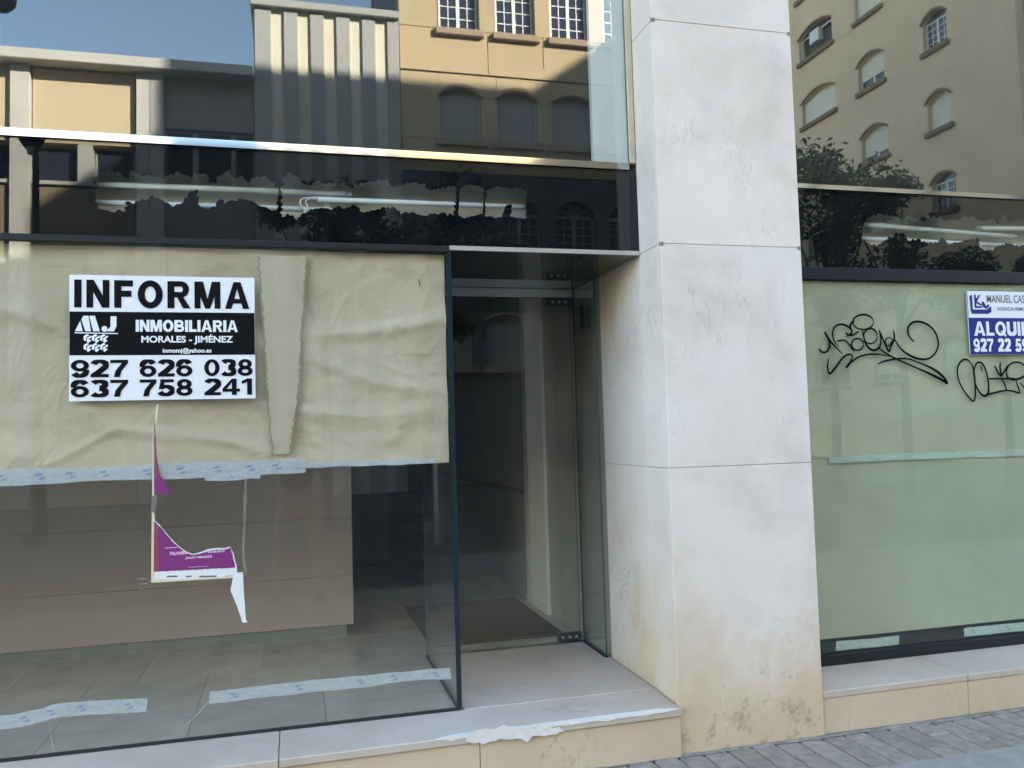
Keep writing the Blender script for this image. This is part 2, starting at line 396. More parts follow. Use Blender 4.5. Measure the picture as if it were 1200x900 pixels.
# ---- a heavy grotesque drawn stroke by stroke, for the signs
def glyph(ch, s=0.23):
    e = lambda cx, cy, rx, ry, a0, a1, n=14: [(cx + rx * math.cos(R(a0 + (a1 - a0) * k / n)), cy + ry * math.sin(R(a0 + (a1 - a0) * k / n))) for k in range(n + 1)]
    rc = lambda x0, x1, y0, y1: [[(x0, y0), (x1, y0), (x1, y1), (x0, y1)]]
    h = s * 0.86; P = []
    def ring(a, y0=0.0, y1=1.0, x0=0.0, t=s, th=h): return [e((x0 + a) / 2, (y0 + y1) / 2, (a - x0) / 2, (y1 - y0) / 2, 0, 360, 28)[:-1], e((x0 + a) / 2, (y0 + y1) / 2, (a - x0) / 2 - t, (y1 - y0) / 2 - th, 0, 360, 28)[:-1]]
    def band(pts, wd):                             # ribbon along a centre line
        Q = [Vector(p) for p in pts]; L, Rr = [], []
        for i, p in enumerate(Q):
            d = (Q[min(i + 1, len(Q) - 1)] - Q[max(i - 1, 0)]).normalized(); n_ = Vector((-d.y, d.x)); wv = wd[0] * abs(n_.x) + wd[1] * abs(n_.y)
            L.append(tuple(p + n_ * wv / 2)); Rr.append(tuple(p - n_ * wv / 2))
        return [L + Rr[::-1]]
    if ch == 'I': return s, [rc(0, s, 0, 1)]
    if ch == 'N': a = 0.82; return a, [rc(0, s * .92, 0, 1), rc(a - s * .92, a, 0, 1), [[(0, 1), (s, 1), (a, 0), (a - s, 0)]]]
    if ch == 'F': a = 0.68; return a, [rc(0, s, 0, 1), rc(s, a, 1 - h, 1), rc(s, a * .92, 0.40, 0.40 + h)]
    if ch == 'L': a = 0.66; return a, [rc(0, s, 0, 1), rc(s, a, 0, h)]
    if ch == 'O': return 0.92, [ring(0.92, -0.015, 1.015)]
    if ch == 'Q': return 0.92, [ring(0.92, -0.015, 1.015), [[(0.46, 0.30), (0.60, 0.38), (0.96, 0.04), (0.84, -0.08)]]]
    if ch == 'U': a = 0.82; return a, [rc(0, s, 0.36, 1), rc(a - s, a, 0.36, 1), band(e(a / 2, 0.37, a / 2 - s / 2, 0.37 - h / 2, 180, 360), (s, h))]
    if ch == 'M': a = 0.98; d = s * .86; return a, [rc(0, d, 0, 1), rc(a - d, a, 0, 1), [[(0, 1), (s * 1.25, 1), (a / 2 + .09, 0), (a / 2 - .09, 0)]], [[(a, 1), (a - s * 1.25, 1), (a / 2 - .09, 0), (a / 2 + .09, 0)]]]
    if ch == 'A': a = 0.94; return a, [[[(0, 0), (a / 2 - .135, 1), (a / 2 + .135, 1), (a, 0), (a - .25, 0), (a - .31, .20), (.31, .20), (.25, 0)], [(.365, .37), (a - .365, .37), (a / 2, .76)]]]
    if ch in 'RB':
        a = 0.84
        def bowl(y0, y1, xr): ym, ry = (y0 + y1) / 2, (y1 - y0) / 2; return [(s * .9, y0), (xr - ry, y0)] + e(xr - ry, ym, ry, ry, -90, 90, 12) + [(xr - ry, y1), (s * .9, y1)], [(s * .91, y0 + h * .9), (xr - ry, y0 + h * .9)] + e(xr - ry, ym, ry - s * .9, ry - h * .9, -90, 90, 10) + [(xr - ry, y1 - h * .9), (s * .91, y1 - h * .9)]
        top = bowl(0.40, 1.0, a * .96)
        if ch == 'R': return a, [rc(0, s, 0, 1), list(top), [[(0.34, 0.44), (0.58, 0.44), (a + .02, 0), (a - .26, 0)]]]
        return a, [rc(0, s, 0, 1), list(bowl(0.42, 1.0, a * .93)), list(bowl(0.0, 0.58, a))]
    a = 0.74
    if ch == '0': return a, [ring(a, -0.01, 1.01)]
    if ch == '1': return 0.52, [rc(0.26, 0.26 + s * 1.05, 0, 1), [[(0.27, 1), (0.27, 0.78), (0.02, 0.66), (0.02, 0.84)]]]
    if ch == '7': return a, [rc(0, a, 1 - h, 1), [[(a - .26, 1 - h), (a, 1 - h), (0.46, 0.35), (0.40, 0), (0.15, 0), (0.22, 0.38)]]]
    if ch == '4': return a + .04, [rc(0.42, 0.42 + s, 0, 1), rc(0, a + .04, 0.20, 0.20 + h), [[(0, 0.20), (0, 0.40), (0.42, 1), (0.56, 1), (0.20, 0.40)]]]
    if ch == '8': return a, [ring(a, -0.01, 0.58), ring(a * .95, 0.42, 1.01, a * .05)]
    if ch == '6': return a, [ring(a, -0.01, 0.66), band(e(a / 2, 0.62, a / 2 - s / 2, 0.39 - h / 2, 28, 190), (s, h))]
    if ch == '9': return a, [ring(a, 0.34, 1.01), band(e(a / 2, 0.38, a / 2 - s / 2, 0.39 - h / 2, 208, 370), (s, h))]
    if ch == '3': return a, [band(e(a / 2 - .02, 0.735, a / 2 - s / 2, 0.275 - h / 2, 155, -85), (s, h)), band(e(a / 2 - .02, 0.275, a / 2 + .02 - s / 2, 0.285 - h / 2, 90, -155), (s, h))]
    if ch == '2': return a, [band(e(a / 2, 0.70, a / 2 - s / 2, 0.31 - h / 2, 165, -40) + [(0.34, 0.30), (0.13, 0.10)], (s, h)), rc(0, a, 0, h)]
    if ch == '5': return a, [rc(0.10, a - .04, 1 - h, 1), [[(0.10, 1 - h), (0.10 + s * .9, 1 - h), (0.26, 0.44), (0.03, 0.40)]], band([(0.12, 0.50)] + e(a / 2 - .02, 0.325, a / 2 + .02 - s / 2, 0.335 - h / 2, 120, -160), (s, h))]
    return 0.4, []
def bold(s_, u0, u1, z0, z1, y, mat, parent, stroke=0.23, track=0.07):
    x = 0.0; items = []
    for ch in s_:
        a, shapes = glyph(ch, stroke)
        for sh_ in shapes: items.append((x, sh_))
        x += a + track
    tot = x - track; mb = MB()
    for k, (x0, sh_) in enumerate(items):
        sheet(mb, [[(u0 + (x0 + p[0]) / tot * (u1 - u0), z0 + p[1] * (z1 - z0)) for p in loop] for loop in sh_], y - 0.0002 * (k % 4))
    return mb.build('lettering', mat, parent, fixn=False)
def smooth_line(pts, n=6, closed=False):
    P = [Vector(p) for p in pts]; out = []
    m = len(P)
    for i in range(m - 1):
        p0, p1, p2, p3 = P[max(i - 1, 0)], P[i], P[i + 1], P[min(i + 2, m - 1)]
        for k in range(n):
            t = k / n
            out.append(0.5 * ((2 * p1) + (p2 - p0) * t + (2 * p0 - 5 * p1 + 4 * p2 - p3) * t * t + (3 * p1 - p0 - 3 * p2 + p3) * t ** 3))
    out.append(P[-1]); return out
def jag(pts, amp, step, seed):
    """ragged torn edge along a polyline of (u, v)"""
    rr = random.Random(seed); out = []
    for (a, b) in zip(pts[:-1], pts[1:]):
        a, b = Vector(a), Vector(b); L = (b - a).length; n = max(1, int(L / step))
        nn = Vector((-(b - a).y, (b - a).x)).normalized() if L > 0 else Vector((0, 0))
        for k in range(n):
            out.append(a.lerp(b, k / n) + nn * rr.uniform(-amp, amp))
    out.append(Vector(pts[-1])); return out

# ================================================================== GROUND
g = MB().add([(-300, -300, -0.03), (300, -300, -0.03), (300, 300, -0.03), (-300, 300, -0.03)], [(0, 1, 2, 3)]).build('ground', 'asphalt', fixn=False)
tag(g, 'grey asphalt street surface running out between the buildings', 'ground', kind='structure')
pv = MB().box(-40, 60, -4.5, -0.64, -0.029, 0.0)
pavement = pv.build('pavement', 'paving'); tag(pavement, 'smooth grey pavement along the shopfront', 'pavement', kind='structure')
bed = MB().box(-40, 60, -0.64, 2.0, -0.029, -0.007)
bed_o = bed.build('pavement_bed', 'mortar', pavement)
# pavers: two courses against the wall, each one a piece
pm = []
for k in range(6):
    rr = random.Random(k); mb = MB().box(-0.058, 0.058, -0.114, 0.114, -0.020, 0.0)
    me = bpy.data.meshes.new('paver'); me.from_pydata(mb.v, [], mb.f); me.materials.append(MATS['paver'])
    bm = bmesh.new(); bm.from_mesh(me); bmesh.ops.recalc_face_normals(bm, faces=bm.faces)
    bmesh.ops.bevel(bm, geom=bm.edges[:], offset=0.006, segments=1, affect='EDGES', profile=0.5)
    for v in bm.verts: v.co += Vector((rr.uniform(-.002, .002), rr.uniform(-.003, .003), 0))
    bm.to_mesh(me); bm.free(); pm.append(me)
base = world_loc(pavement)
rr = random.Random(3)
for i in range(70):
    x = -1.0 + i * 0.124
    off = 0.0 if i % 2 else 0.117
    for j in range(3):
        y = -0.30 - off + 0.117 - j * 0.234 + 0.0
        if y > -0.1: continue
        sy = 1.0
        if y < -0.62:
            if i % 2: y, sy = -0.588, 0.46
            else: continue
        o = bpy.data.objects.new('paver', pm[rr.randrange(6)]); C.objects.link(o)
        o.parent = pavement; o.location = Vector((x, y, 0.001 + rr.uniform(-.002, .003))) - base
        o.scale = (1, sy, 1)
        o.rotation_euler = (rr.uniform(-.008, .008), rr.uniform(-.012, .012), rr.uniform(-.008, .008))
# ragged mortar fillet where the paving meets the stone
mb = MB(); n = 160
xs = [1.0 + i * 0.034 for i in range(n)]
V = []; 
for x in xs:
    d = 0.022 + 0.016 * mnoise.noise((x * 9, 0, 0)) + 0.008 * mnoise.noise((x * 40, 3, 0))
    V += [(x, -0.252, 0.004), (x, -0.262 - d * 0.5, 0.009), (x, -0.262 - d, 0.0035)]
Fq = []
for i in range(n - 1):
    a = i * 3
    Fq += [(a, a + 3, a + 4, a + 1), (a + 1, a + 4, a + 5, a + 2)]
mb.add(V, Fq).build('mortar_fillet', 'mortar', pavement, fixn=False, smooth=True)

# ================================================================== STONE PILLAR
PX0, PX1, PYF, PYB = 1.688, 2.447, -0.253, 0.590
pillar = thing('stone_pillar', (2.07, 0.17, 0), 'square pale limestone pillar between the doorway and the graffitied window', 'pillar')
MB().box(PX0 + 0.012, PX1 - 0.012, PYF + 0.012, PYB - 0.01, 0, 4.2).build('core', 'pillar_joint', pillar)
zs = [0.0, 1.312, 2.378, 3.474, 4.2]; G = 0.0009
for z0, z1 in zip(zs[:-1], zs[1:]):
    MB().box(PX0, PX1, PYF, PYF + 0.03, z0 + G, z1 - G).build('slab', 'stone_pillar', pillar, bevel=0.0025)
    MB().box(PX0 + 0.001, PX0 + 0.03, PYF + 0.0325, -0.002, z0 + G, z1 - G).build('slab', 'stone_pillar', pillar, bevel=0.002)
    MB().box(PX1 - 0.03, PX1 - 0.001, PYF + 0.0325, PYB, z0 + G, z1 - G).build('slab', 'stone_pillar', pillar, bevel=0.002)
    if z0 < 2.3:
        MB().box(PX0 + 0.003, PX0 + 0.03, 0.001, PYB, z0 + G, z1 - G).build('slab', 'stone_pillar', pillar, bevel=0.002)
for x in (PX0 + 0.006, PX1 - 0.010):
    for z in (2.378, 3.474):
        MB().box(x - 0.008, x + 0.010, PYF - 0.004, PYF + 0.01, z - 0.011, z + 0.008).build('anchor_pin', 'pin_metal', pillar, bevel=0.002)

# ================================================================== ENTRANCE STEP (tread falls a little to the front)
FL = 0.234
step = thing('entrance_step', (0.2, -0.2, 0), 'stone step with a worn whitish nosing in front of the glass entrance', 'step')
def slab_top(x0, x1, y0, y1, z_back, zf0, zf1, mat, mb=None):
    mb = MB()
    v = [(x0, y0, zf0), (x1, y0, zf1), (x1, y1, z_back), (x0, y1, z_back)]
    vb = [(a, b, c - 0.035) for a, b, c in v]
    mb.add(v + vb, [(0, 1, 2, 3), (7, 6, 5, 4), (0, 4, 5, 1), (1, 5, 6, 2), (2, 6, 7, 3), (3, 7, 4, 0)])
    return mb.build('tread_slab', mat, step, bevel=0.004)
fz = lambda x: 0.214 + 0.010 * min(1, max(0, (x + 0.3) / 2))
for x0, x1 in ((-4.0, -1.62), (-1.617, -0.085), (-0.082, 1.684)):
    slab_top(x0, x1, -0.292, -0.004, FL, fz(x0), fz(x1), 'stone_tread')
slab_top(0.735, 1.684, -0.001, 0.966, FL + 0.0005, FL, FL, 'stone_tread')
for x0, x1 in ((-4.0, -1.30), (-1.297, 0.745), (0.748, 1.684)):
    MB().add([(x0, -0.277, 0), (x1, -0.277, 0), (x1, -0.277, fz(x1) - 0.036), (x0, -0.277, fz(x0) - 0.036),
              (x0, -0.05, 0), (x1, -0.05, 0), (x1, -0.05, fz(x1) - 0.036), (x0, -0.05, fz(x0) - 0.036)],
             [(0, 1, 2, 3), (7, 6, 5, 4), (0, 4, 5, 1), (2, 6, 7, 3), (1, 5, 6, 2), (0, 3, 7, 4)]).build('riser_slab', 'stone_step', step, bevel=0.003)
# whitish plaster smeared on the nosing
def smear(x0, x1, seed, w):
    rr = random.Random(seed); n = 46; V = []; Fq = []
    for i in range(n + 1):
        t = i / n; x = x0 + (x1 - x0) * t
        e = min(1, t * 14, (1 - t) * 14)
        a = w * e * (0.9 + 0.25 * mnoise.noise((x * 11, seed, 0))); b = (0.006 + 0.010 * max(0, mnoise.noise((x * 17, seed + 5, 1)) + .2)) * e
        z = fz(x); yb = -0.292 + a
        V += [(x, yb, z + (FL - z) * a / 0.29 + 0.0035), (x, -0.2955, z + 0.003), (x, -0.2962, z - b)]
    for i in range(n):
        a = i * 3; Fq += [(a, a + 1, a + 4, a + 3), (a + 1, a + 2, a + 5, a + 4)]
    return MB().add(V, Fq)
smear(0.55, 1.66, 4, 0.028).build('plaster_smear', 'white_plaster', step, fixn=False)
patch_V, patch_F = [], []
outl = [at(px, py, -0.2965) for px, py in [(545, 868), (553, 858), (570, 855), (590, 851), (612, 853), (632, 850), (655, 853), (662, 857), (645, 862), (625, 864), (618, 869), (600, 865), (580, 867), (566, 872)]]
o_j = jag([(p.x, p.z) for p in outl] + [(outl[0].x, outl[0].z)], 0.006, 0.02, 5)[:-1]
sheet(MB(), [o_j], -0.2968).build('plaster_patch', 'white_plaster', step, fixn=False)

# right sill
sill = thing('window_sill', (4.0, -0.05, 0), 'low stone sill under the graffitied window beside the pillar', 'sill')
for x0, x1 in ((2.451, 3.30), (3.303, 5.2), (5.203, 7.0)):
    MB().box(x0, x1, -0.245, 0.30, 0.170, 0.204).build('top_slab', 'stone_tread', sill, bevel=0.004)
    MB().box(x0, x1, -0.240, 0.30, 0.0, 0.1695).build('front_slab', 'stone_step', sill, bevel=0.003)

# ================================================================== LEFT SHOPFRONT
GT = 0.008                                       # glass thickness
def pane(mb_box, name, mat, parent, edge=True):
    """a slab of glass whose narrow sides show the green edge"""
    mb = MB().box(*mb_box)
    d = [mb_box[1] - mb_box[0], mb_box[3] - mb_box[2], mb_box[5] - mb_box[4]]
    thin = d.index(min(d)); groups = {0: (0, 1), 1: (2, 3), 2: (4, 5)}
    mb.mi = [0 if i in groups[thin] else 1 for i in range(6)]
    return mb.build(name, [mat, 'glass_edge'], parent)
XL, XE = -4.0, 0.718                              # shop glass from out of frame to the glass corner
shopwin = thing('shop_window', (-1.5, 0, FL), 'frameless shop window papered inside, meeting a bare glass corner at the entrance', 'window')
pane((XL, XE, 0, GT, FL + 0.004, 2.362), 'front_pane', 'glass_clear', shopwin)
pane((XE - 0.010, XE, GT + 0.001, 0.975, FL + 0.004, 2.380), 'side_pane', 'glass_clear', shopwin)
MB().box(XL, XE + 0.003, -0.004, GT + 0.004, FL, FL + 0.010).build('bottom_sealant', 'sealant', shopwin)
MB().box(XE - 0.013, XE + 0.003, GT + 0.005, 0.975, FL, FL + 0.012).build('side_sealant', 'sealant', shopwin)
MB().box(XL, XE - 0.002, -0.012, 0.05, 2.363, 2.392).build('head_bar', 'dark_frame', shopwin, bevel=0.002)

flat('corner_profile', (0.016, 0.028, 0.033), 0.2, 0, 0.35)
MB().box(XE - 0.017, XE + 0.006, -0.0035, -0.0003, FL + 0.011, 2.362).build('corner_profile', 'corner_profile', shopwin)
fascia = thing('sign_band', (-1.0, 0, 2.39), 'black filmed glass sign band over the entrance with a long torn strip showing tubes', 'sign band')
pane((XL, 1.645, 0, GT, 2.394, 2.806), 'pane', 'glass_band', fascia)
# film with the torn hole
YF = GT + 0.004
def hole(top, bot, seed, y=YF, amp=0.008):
    T = [at(px, py, y) for px, py in top]; B = [at(px, py, y) for px, py in bot]
    loop = [(p.x, p.z) for p in T] + [(p.x, p.z) for p in reversed(B)]
    return jag(loop + [loop[0]], amp, 0.009, seed)[:-1]
A_top = [(112, 213), (114, 206), (119, 202), (124, 201), (128, 198), (134, 205), (139, 200), (147, 211), (152, 203), (157, 200), (163, 204), (178, 205), (192, 208), (203, 204), (213, 203), (224, 209), (229, 203), (236, 204), (244, 207), (247, 214), (252, 215), (255, 208), (262, 203), (268, 200), (272, 207), (283, 208), (291, 213), (300, 208), (310, 207), (318, 212), (325, 219)]
A_bot = [(112, 240), (118, 246), (130, 247), (147, 246), (149, 236), (157, 237), (166, 233), (176, 231), (188, 233), (196, 238), (204, 241), (211, 239), (221, 229), (229, 221), (232, 224), (232, 241), (238, 244), (247, 244), (253, 242), (258, 233), (264, 239), (273, 236), (283, 232), (291, 233), (300, 240), (310, 242), (318, 247), (325, 246)]
B_top = [(330, 222), (333, 208), (340, 202), (347, 206), (353, 214), (362, 216), (371, 212), (378, 215), (386, 212), (394, 218), (402, 216), (412, 221), (424, 215), (438, 213), (452, 212), (461, 219), (472, 217), (486, 214), (497, 216), (502, 224), (515, 221), (530, 218), (536, 222)]
B_bot = [(330, 254), (338, 250), (348, 258), (354, 250), (362, 246), (374, 244), (386, 246), (396, 243), (404, 245), (413, 239), (425, 247), (440, 248), (450, 243), (462, 243), (470, 250), (485, 249), (500, 252), (517, 250), (532, 252)]
D_top = [(539, 222), (548, 216), (560, 218), (567, 222)]
D_bot = [(537, 253), (545, 255), (556, 252), (566, 250)]
E_top = [(570, 223), (580, 219), (592, 220), (605, 221), (617, 222)]
E_bot = [(568, 253), (580, 255), (588, 254), (593, 240), (600, 240), (598, 254), (616, 256)]
film = MB(); rect = [(XL, 2.394), (1.644, 2.394), (1.644, 2.806), (XL, 2.806)]
sheet(film, [rect, hole(A_top, A_bot, 1), hole(B_top, B_bot, 2), hole(D_top, D_bot, 3, amp=0.004), hole(E_top, E_bot, 4, amp=0.004)], YF)
film.build('black_film', 'black_film', fascia, fixn=False)
# light box behind
MB().box(XL, 1.64, 0.15, 0.17, 2.394, 2.806).build('back_panel', 'light_box', fascia)
MB().box(XL, 1.64, 0.03, 0.149, 2.394, 2.410).build('floor_panel', 'light_box', fascia)
MB().box(XL, 1.64, 0.03, 0.149, 2.790, 2.806).build('top_panel', 'light_box', fascia)
# polished trim between the band and the upper glass: chamfered, looks up a little
MB().add([(XL, -0.012, 2.808), (1.648, -0.012, 2.808), (1.648, -0.0103, 2.842), (XL, -0.0103, 2.842), (XL, 0.03, 2.808), (1.648, 0.03, 2.808), (1.648, 0.03, 2.842), (XL, 0.03, 2.842)],
         [(0, 1, 2, 3), (3, 2, 6, 7), (0, 4, 5, 1), (1, 5, 6, 2), (0, 3, 7, 4), (4, 7, 6, 5)]).build('polished_trim', 'alu_trim', fascia)
MB().box(1.6465, 1.685, -0.004, 0.05, 2.394, 2.806).build('end_post', 'dark_frame', fascia)

flat('jamb_pale', (0.72, 0.76, 0.76), 0.6)
upper = thing('upper_window', (-1.0, 0, 2.845), 'tall dark upper window above the black sign band mirroring the opposite street', 'window')
pane((XL, 1.652, 0, GT, 2.844, 4.2), 'pane', 'glass_upper', upper)
MB().box(XL, 1.652, 0.05, 0.07, 2.844, 4.2).build('dark_backing', 'upper_back', upper)
MB().box(1.468, 1.652, 0.016, 0.048, 2.844, 4.2).build('pale_jamb', 'jamb_pale', upper)
MB().box(1.654, 1.686, -0.010, 0.03, 2.844, 4.2).build('edge_profile', 'brass_seal', upper, bevel=0.003)

# fluorescent tubes in the light box
def tube(p0, p1, y, label, r=0.013):
    a, b = at(*p0, y), at(*p1, y); d = (b - a).normalized()
    t = thing('fluorescent_tube', (a + b) / 2, label, 'tube', 'unlit fluorescent tubes behind the torn sign bands')
    MB().tube([a, b], r, 12).build('glass_tube', 'tube_white', t, smooth=True)
    for q, s in ((a, -1), (b, 1)):
        MB().tube([q + d * s * 0.002, q + d * s * 0.028], r * 1.06, 12).build('end_cap', 'tube_cap', t)
        MB().tube([q + d * s * 0.028, q + d * s * 0.040], 0.0025, 6).build('pin', 'alu_dull', t)
tube((116, 216), (405, 227), 0.075, 'upper of the two unlit tubes behind the longer tear, white')
tube((118, 237.5), (392, 246.5), 0.075, 'lower unlit tube mostly hidden by ragged black film')
tube((372, 233.5), (618, 243), 0.065, 'long bright white unlit tube running to the square end of the tear')
wire = thing('tube_cable', at(348, 240, 0.07), 'looped white cable hanging from the tube ends in the torn sign band', 'cable')
for pts in ([(366, 232), (354, 233), (352, 240), (357, 246), (356, 252)], [(363, 233), (358, 236), (361, 243), (356, 252), (350, 262)]):
    MB().tube(smooth_line([at(a, b, 0.055) for a, b in pts], 6), 0.0035, 6).build('strand', 'cable_white', wire, smooth=True)
brk = MB(); a = at(383, 222, 0.085); brk.box(a.x - 0.012, a.x + 0.012, 0.085, 0.10, a.z - 0.16, a.z + 0.02)
tag(brk.build('tube_bracket', 'tube_white'), 'thin upright white bracket holding the tubes behind the tear', 'bracket')

# ------------------------------------------------------------------ entrance: soffit, door, side glass
sof = MB().box(0.722, 1.684, 0.0, 0.985, 2.372, 2.391)
tag(sof.build('entrance_soffit', 'soffit_glass'), 'dark glossy glass ceiling panel over the recessed entrance', 'soffit')
lip = MB().box(0.716, 1.686, -0.014, -0.002, 2.372, 2.393)
tag(lip.build('soffit_edge', 'alu_dull'), 'thin pale metal edge strip along the entrance ceiling', 'edge strip')
door = thing('glass_door', (1.2, 0.977, FL), 'frameless glass entrance door with steel top rail and corner hinges', 'door')
DY = 0.977
pane((0.732, 1.642, DY, DY + 0.010, FL + 0.012, 2.318), 'leaf', 'glass_door', door)
MB().box(0.724, 1.655, DY - 0.012, DY + 0.022, 2.320, 2.371).build('top_rail', 'alu_dull', door, bevel=0.002)
for z0, z1 in ((2.262, 2.318), (FL + 0.008, FL + 0.062)):
    h_ = MB().box(1.50, 1.648, DY - 0.008, DY + 0.018, z0, z1).build('hinge', 'steel_dark', door, bevel=0.004)
    for k in range(3):
        xx = 1.53 + k * 0.042
        MB().tube([(xx, DY - 0.010, (z0 + z1) / 2), (xx, DY - 0.0075, (z0 + z1) / 2)], 0.008, 10).build('screw', 'alu_dull', h_)
hd = MB().tube([(0.775, DY - 0.045, 0.87), (0.775, DY - 0.045, 1.62)], 0.014, 12).build('handle', 'alu_dull', door, smooth=True)
for z in (0.98, 1.50): MB().tube([(0.775, DY - 0.045, z), (0.775, DY, z)], 0.007, 8).build('handle_stud', 'alu_dull', hd)
side = thing('side_glass', (1.664, 0.78, FL), 'narrow fixed glass panel between the door hinge and the stone pillar', 'glass panel')
pane((1.656, 1.666, PYB + 0.001, DY - 0.014, FL + 0.004, 2.370), 'pane', 'glass_door', side)
MB().box(1.652, 1.670, PYB + 0.001, DY - 0.014, FL, FL + 0.010).build('sealant', 'sealant', side)
# small blue plate stuck inside the side glass
bp = MB().box(1.646, 1.6545, 0.74, 0.80, 2.10, 2.24)
tag(bp.build('blue_sticker', 'steel_dark'), 'small dark blue plate stuck on the narrow side glass', 'sticker')

# ------------------------------------------------------------------ shop interior
def tiles(x0, x1, y0, y1, z, nx, ny, parent):
    for i in range(nx):
        for j in range(ny):
            a, b = x0 + (x1 - x0) * i / nx, x0 + (x1 - x0) * (i + 1) / nx
            c, d = y0 + (y1 - y0) * j / ny, y0 + (y1 - y0) * (j + 1) / ny
            MB().box(a + 0.0015, b - 0.0015, c + 0.0015, d - 0.0015, z - 0.012, z).build('tile', 'shop_tile', parent)
fl = MB().box(-4.0, 1.70, GT + 0.006, 7.0, 0.02, FL - 0.004).build('shop_floor', 'plinth')
tag(fl, 'pale tiled shop floor behind the glass', 'floor', kind='structure')
tiles(-4.0, 0.704, 0.016, 1.03, FL, 8, 2, fl); tiles(-4.0, 1.70, 1.032, 7.0, FL, 9, 10, fl)
wl = MB().box(-4.0, 1.9, 7.0, 7.1, 0, 3.2); wl.box(-4.1, -4.0, 0.02, 7.1, 0, 3.2); wl.box(1.70, 1.80, 0.60, 7.0, 0, 3.2)
tag(wl.build('shop_wall', 'shop_wall'), 'dim grey walls of the empty shop', 'wall', kind='structure')
tag(MB().box(-4.1, 1.68, 0.27, 7.1, 2.81, 2.9).build('shop_ceiling', 'shop_wall'), 'dim shop ceiling', 'ceiling', kind='structure')
pp = thing('pale_wall_strip', (1.66, 2.0, FL), 'pale upright strip on the dim right wall inside the door', 'pilaster')  # pale raised strip, lighter than the wall around it
MB().box(1.675, 1.699, 1.76, 2.28, FL, 2.78).build('shaft', 'shop_wall_pale', pp)
MB().box(1.668, 1.6995, 1.75, 2.29, FL, FL + 0.05).build('foot', 'shop_wall_pale', pp)
part = thing('display_partition', (-1.4, 1.66, FL), 'taupe panelled display partition standing just inside the papered window', 'partition')
zz = [FL + 0.075, 0.62, 0.985, 1.36, 1.74, 2.12, 2.45]
for z0, z1 in zip(zz[:-1], zz[1:]):
    MB().box(-4.0, 0.342, 1.632, 1.66, z0 + 0.0008, z1 - 0.0008).build('panel', 'partition', part, bevel=0.001)
MB().box(-3.99, 0.335, 1.6605, 1.80, FL + 0.075, 2.45).build('core', 'partition', part)
MB().box(-3.99, 0.300, 1.66, 1.80, FL, FL + 0.074).build('plinth', 'plinth', part)
cab = thing('dark_cabinet', (0.42, 4.9, FL), 'tall black cabinet in the dim back of the shop', 'cabinet')
MB().box(-0.4, 0.86, 4.4, 5.1, FL + 0.06, 1.75).build('body', 'cabinet_black', cab, bevel=0.004)
MB().box(0.18, 0.84, 4.385, 4.399, FL + 0.08, 1.72).build('cabinet_door', 'cabinet_black', cab, bevel=0.002)
MB().box(-0.38, 0.84, 4.44, 5.06, FL, FL + 0.06).build('plinth', 'sealant', cab)
bn = thing('low_bench', (1.3, 5.9, FL), 'low wooden bench against the back wall of the shop', 'bench')
MB().box(0.95, 1.65, 5.6, 6.2, 0.52, 0.56).build('top', 'shop_wood', bn)
for x in (1.0, 1.60):
    for y in (5.65, 6.15): MB().box(x - 0.025, x + 0.025, y - 0.025, y + 0.025, FL, 0.52).build('leg', 'shop_wood', bn)
dm = MB().box(0.76, 1.60, 1.15, 2.38, FL + 0.002, FL + 0.014)
tag(dm.build('door_mat', 'mat', bevel=0.003), 'brown bristle mat lying on the floor inside the glass door', 'mat')
rb = MB().box(1.685, 1.699, 2.30, 6.99, 1.02, 1.06)
tag(rb.build('wall_rail', 'shop_wood'), 'thin wooden rail along the right wall inside the shop', 'rail')

# ------------------------------------------------------------------ paper and tape on the left glass
def paper(name, x0, x1, z0, z1, y, mat, label, seed, amp=0.006, folds=(), wob=0.0, nx=130, nz=80):
    V = []; Fq = []
    for j in range(nz + 1):
        for i in range(nx + 1):
            u, v = i / nx, j / nz
            x = x0 + (x1 - x0) * u; zlo = z0 + wob * mnoise.noise((x * 2.3, seed, 9.0)); z = zlo + (z1 - zlo) * v
            d = amp * (mnoise.fractal((x * 2.0 + seed, z * 3.6, seed), 0.8, 2.1, 4))
            # sharper creases
            c = mnoise.noise((x * 1.5 + z * 1.8, z * 3.1 - x * 0.5, seed + 2.0)); d += amp * 1.2 * (1 - min(1, abs(c) * 4.5))
            for (fx0, fz0, fx1, fz1, wd, hh) in folds:
                p = Vector((x, z)); a = Vector((fx0, fz0)); b = Vector((fx1, fz1)); t = max(0, min(1, (p - a).dot(b - a) / (b - a).length_squared))
                dist = (p - a.lerp(b, t)).length; d += hh * math.exp(-(dist / wd) ** 2)
            xx = x + 0.004 * mnoise.noise((z * 6, seed, 0)) * (1 if i in (0, nx) else 0)
            V.append((xx, y + amp * 2.6 - max(-2.0 * amp, min(2.4 * amp, d)), z))
    for j in range(nz):
        for i in range(nx):
            a = j * (nx + 1) + i; Fq.append((a, a + 1, a + nx + 2, a + nx + 1))
    o = MB().add(V, Fq).build(name, mat, fixn=False, smooth=True)
    return tag(o, label, 'paper')
fa, fb = at(55, 545, 0.02), at(130, 505, 0.02)
pl_ = paper('wrapping_paper', XL, 0.698, 1.372, 2.358, 0.011, 'paper_left', 'creased beige wrapping paper covering the window behind the white estate sign', 3, 0.012,
      folds=((fa.x, fa.z, fb.x, fb.z, 0.012, 0.012), (0.10, 2.3, 0.16, 1.4, 0.02, 0.006), (0.62, 2.2, 0.45, 1.5, 0.03, 0.008), (0.65, 2.05, 0.35, 2.0, 0.02, 0.007)), wob=0.012, nx=200, nz=90)
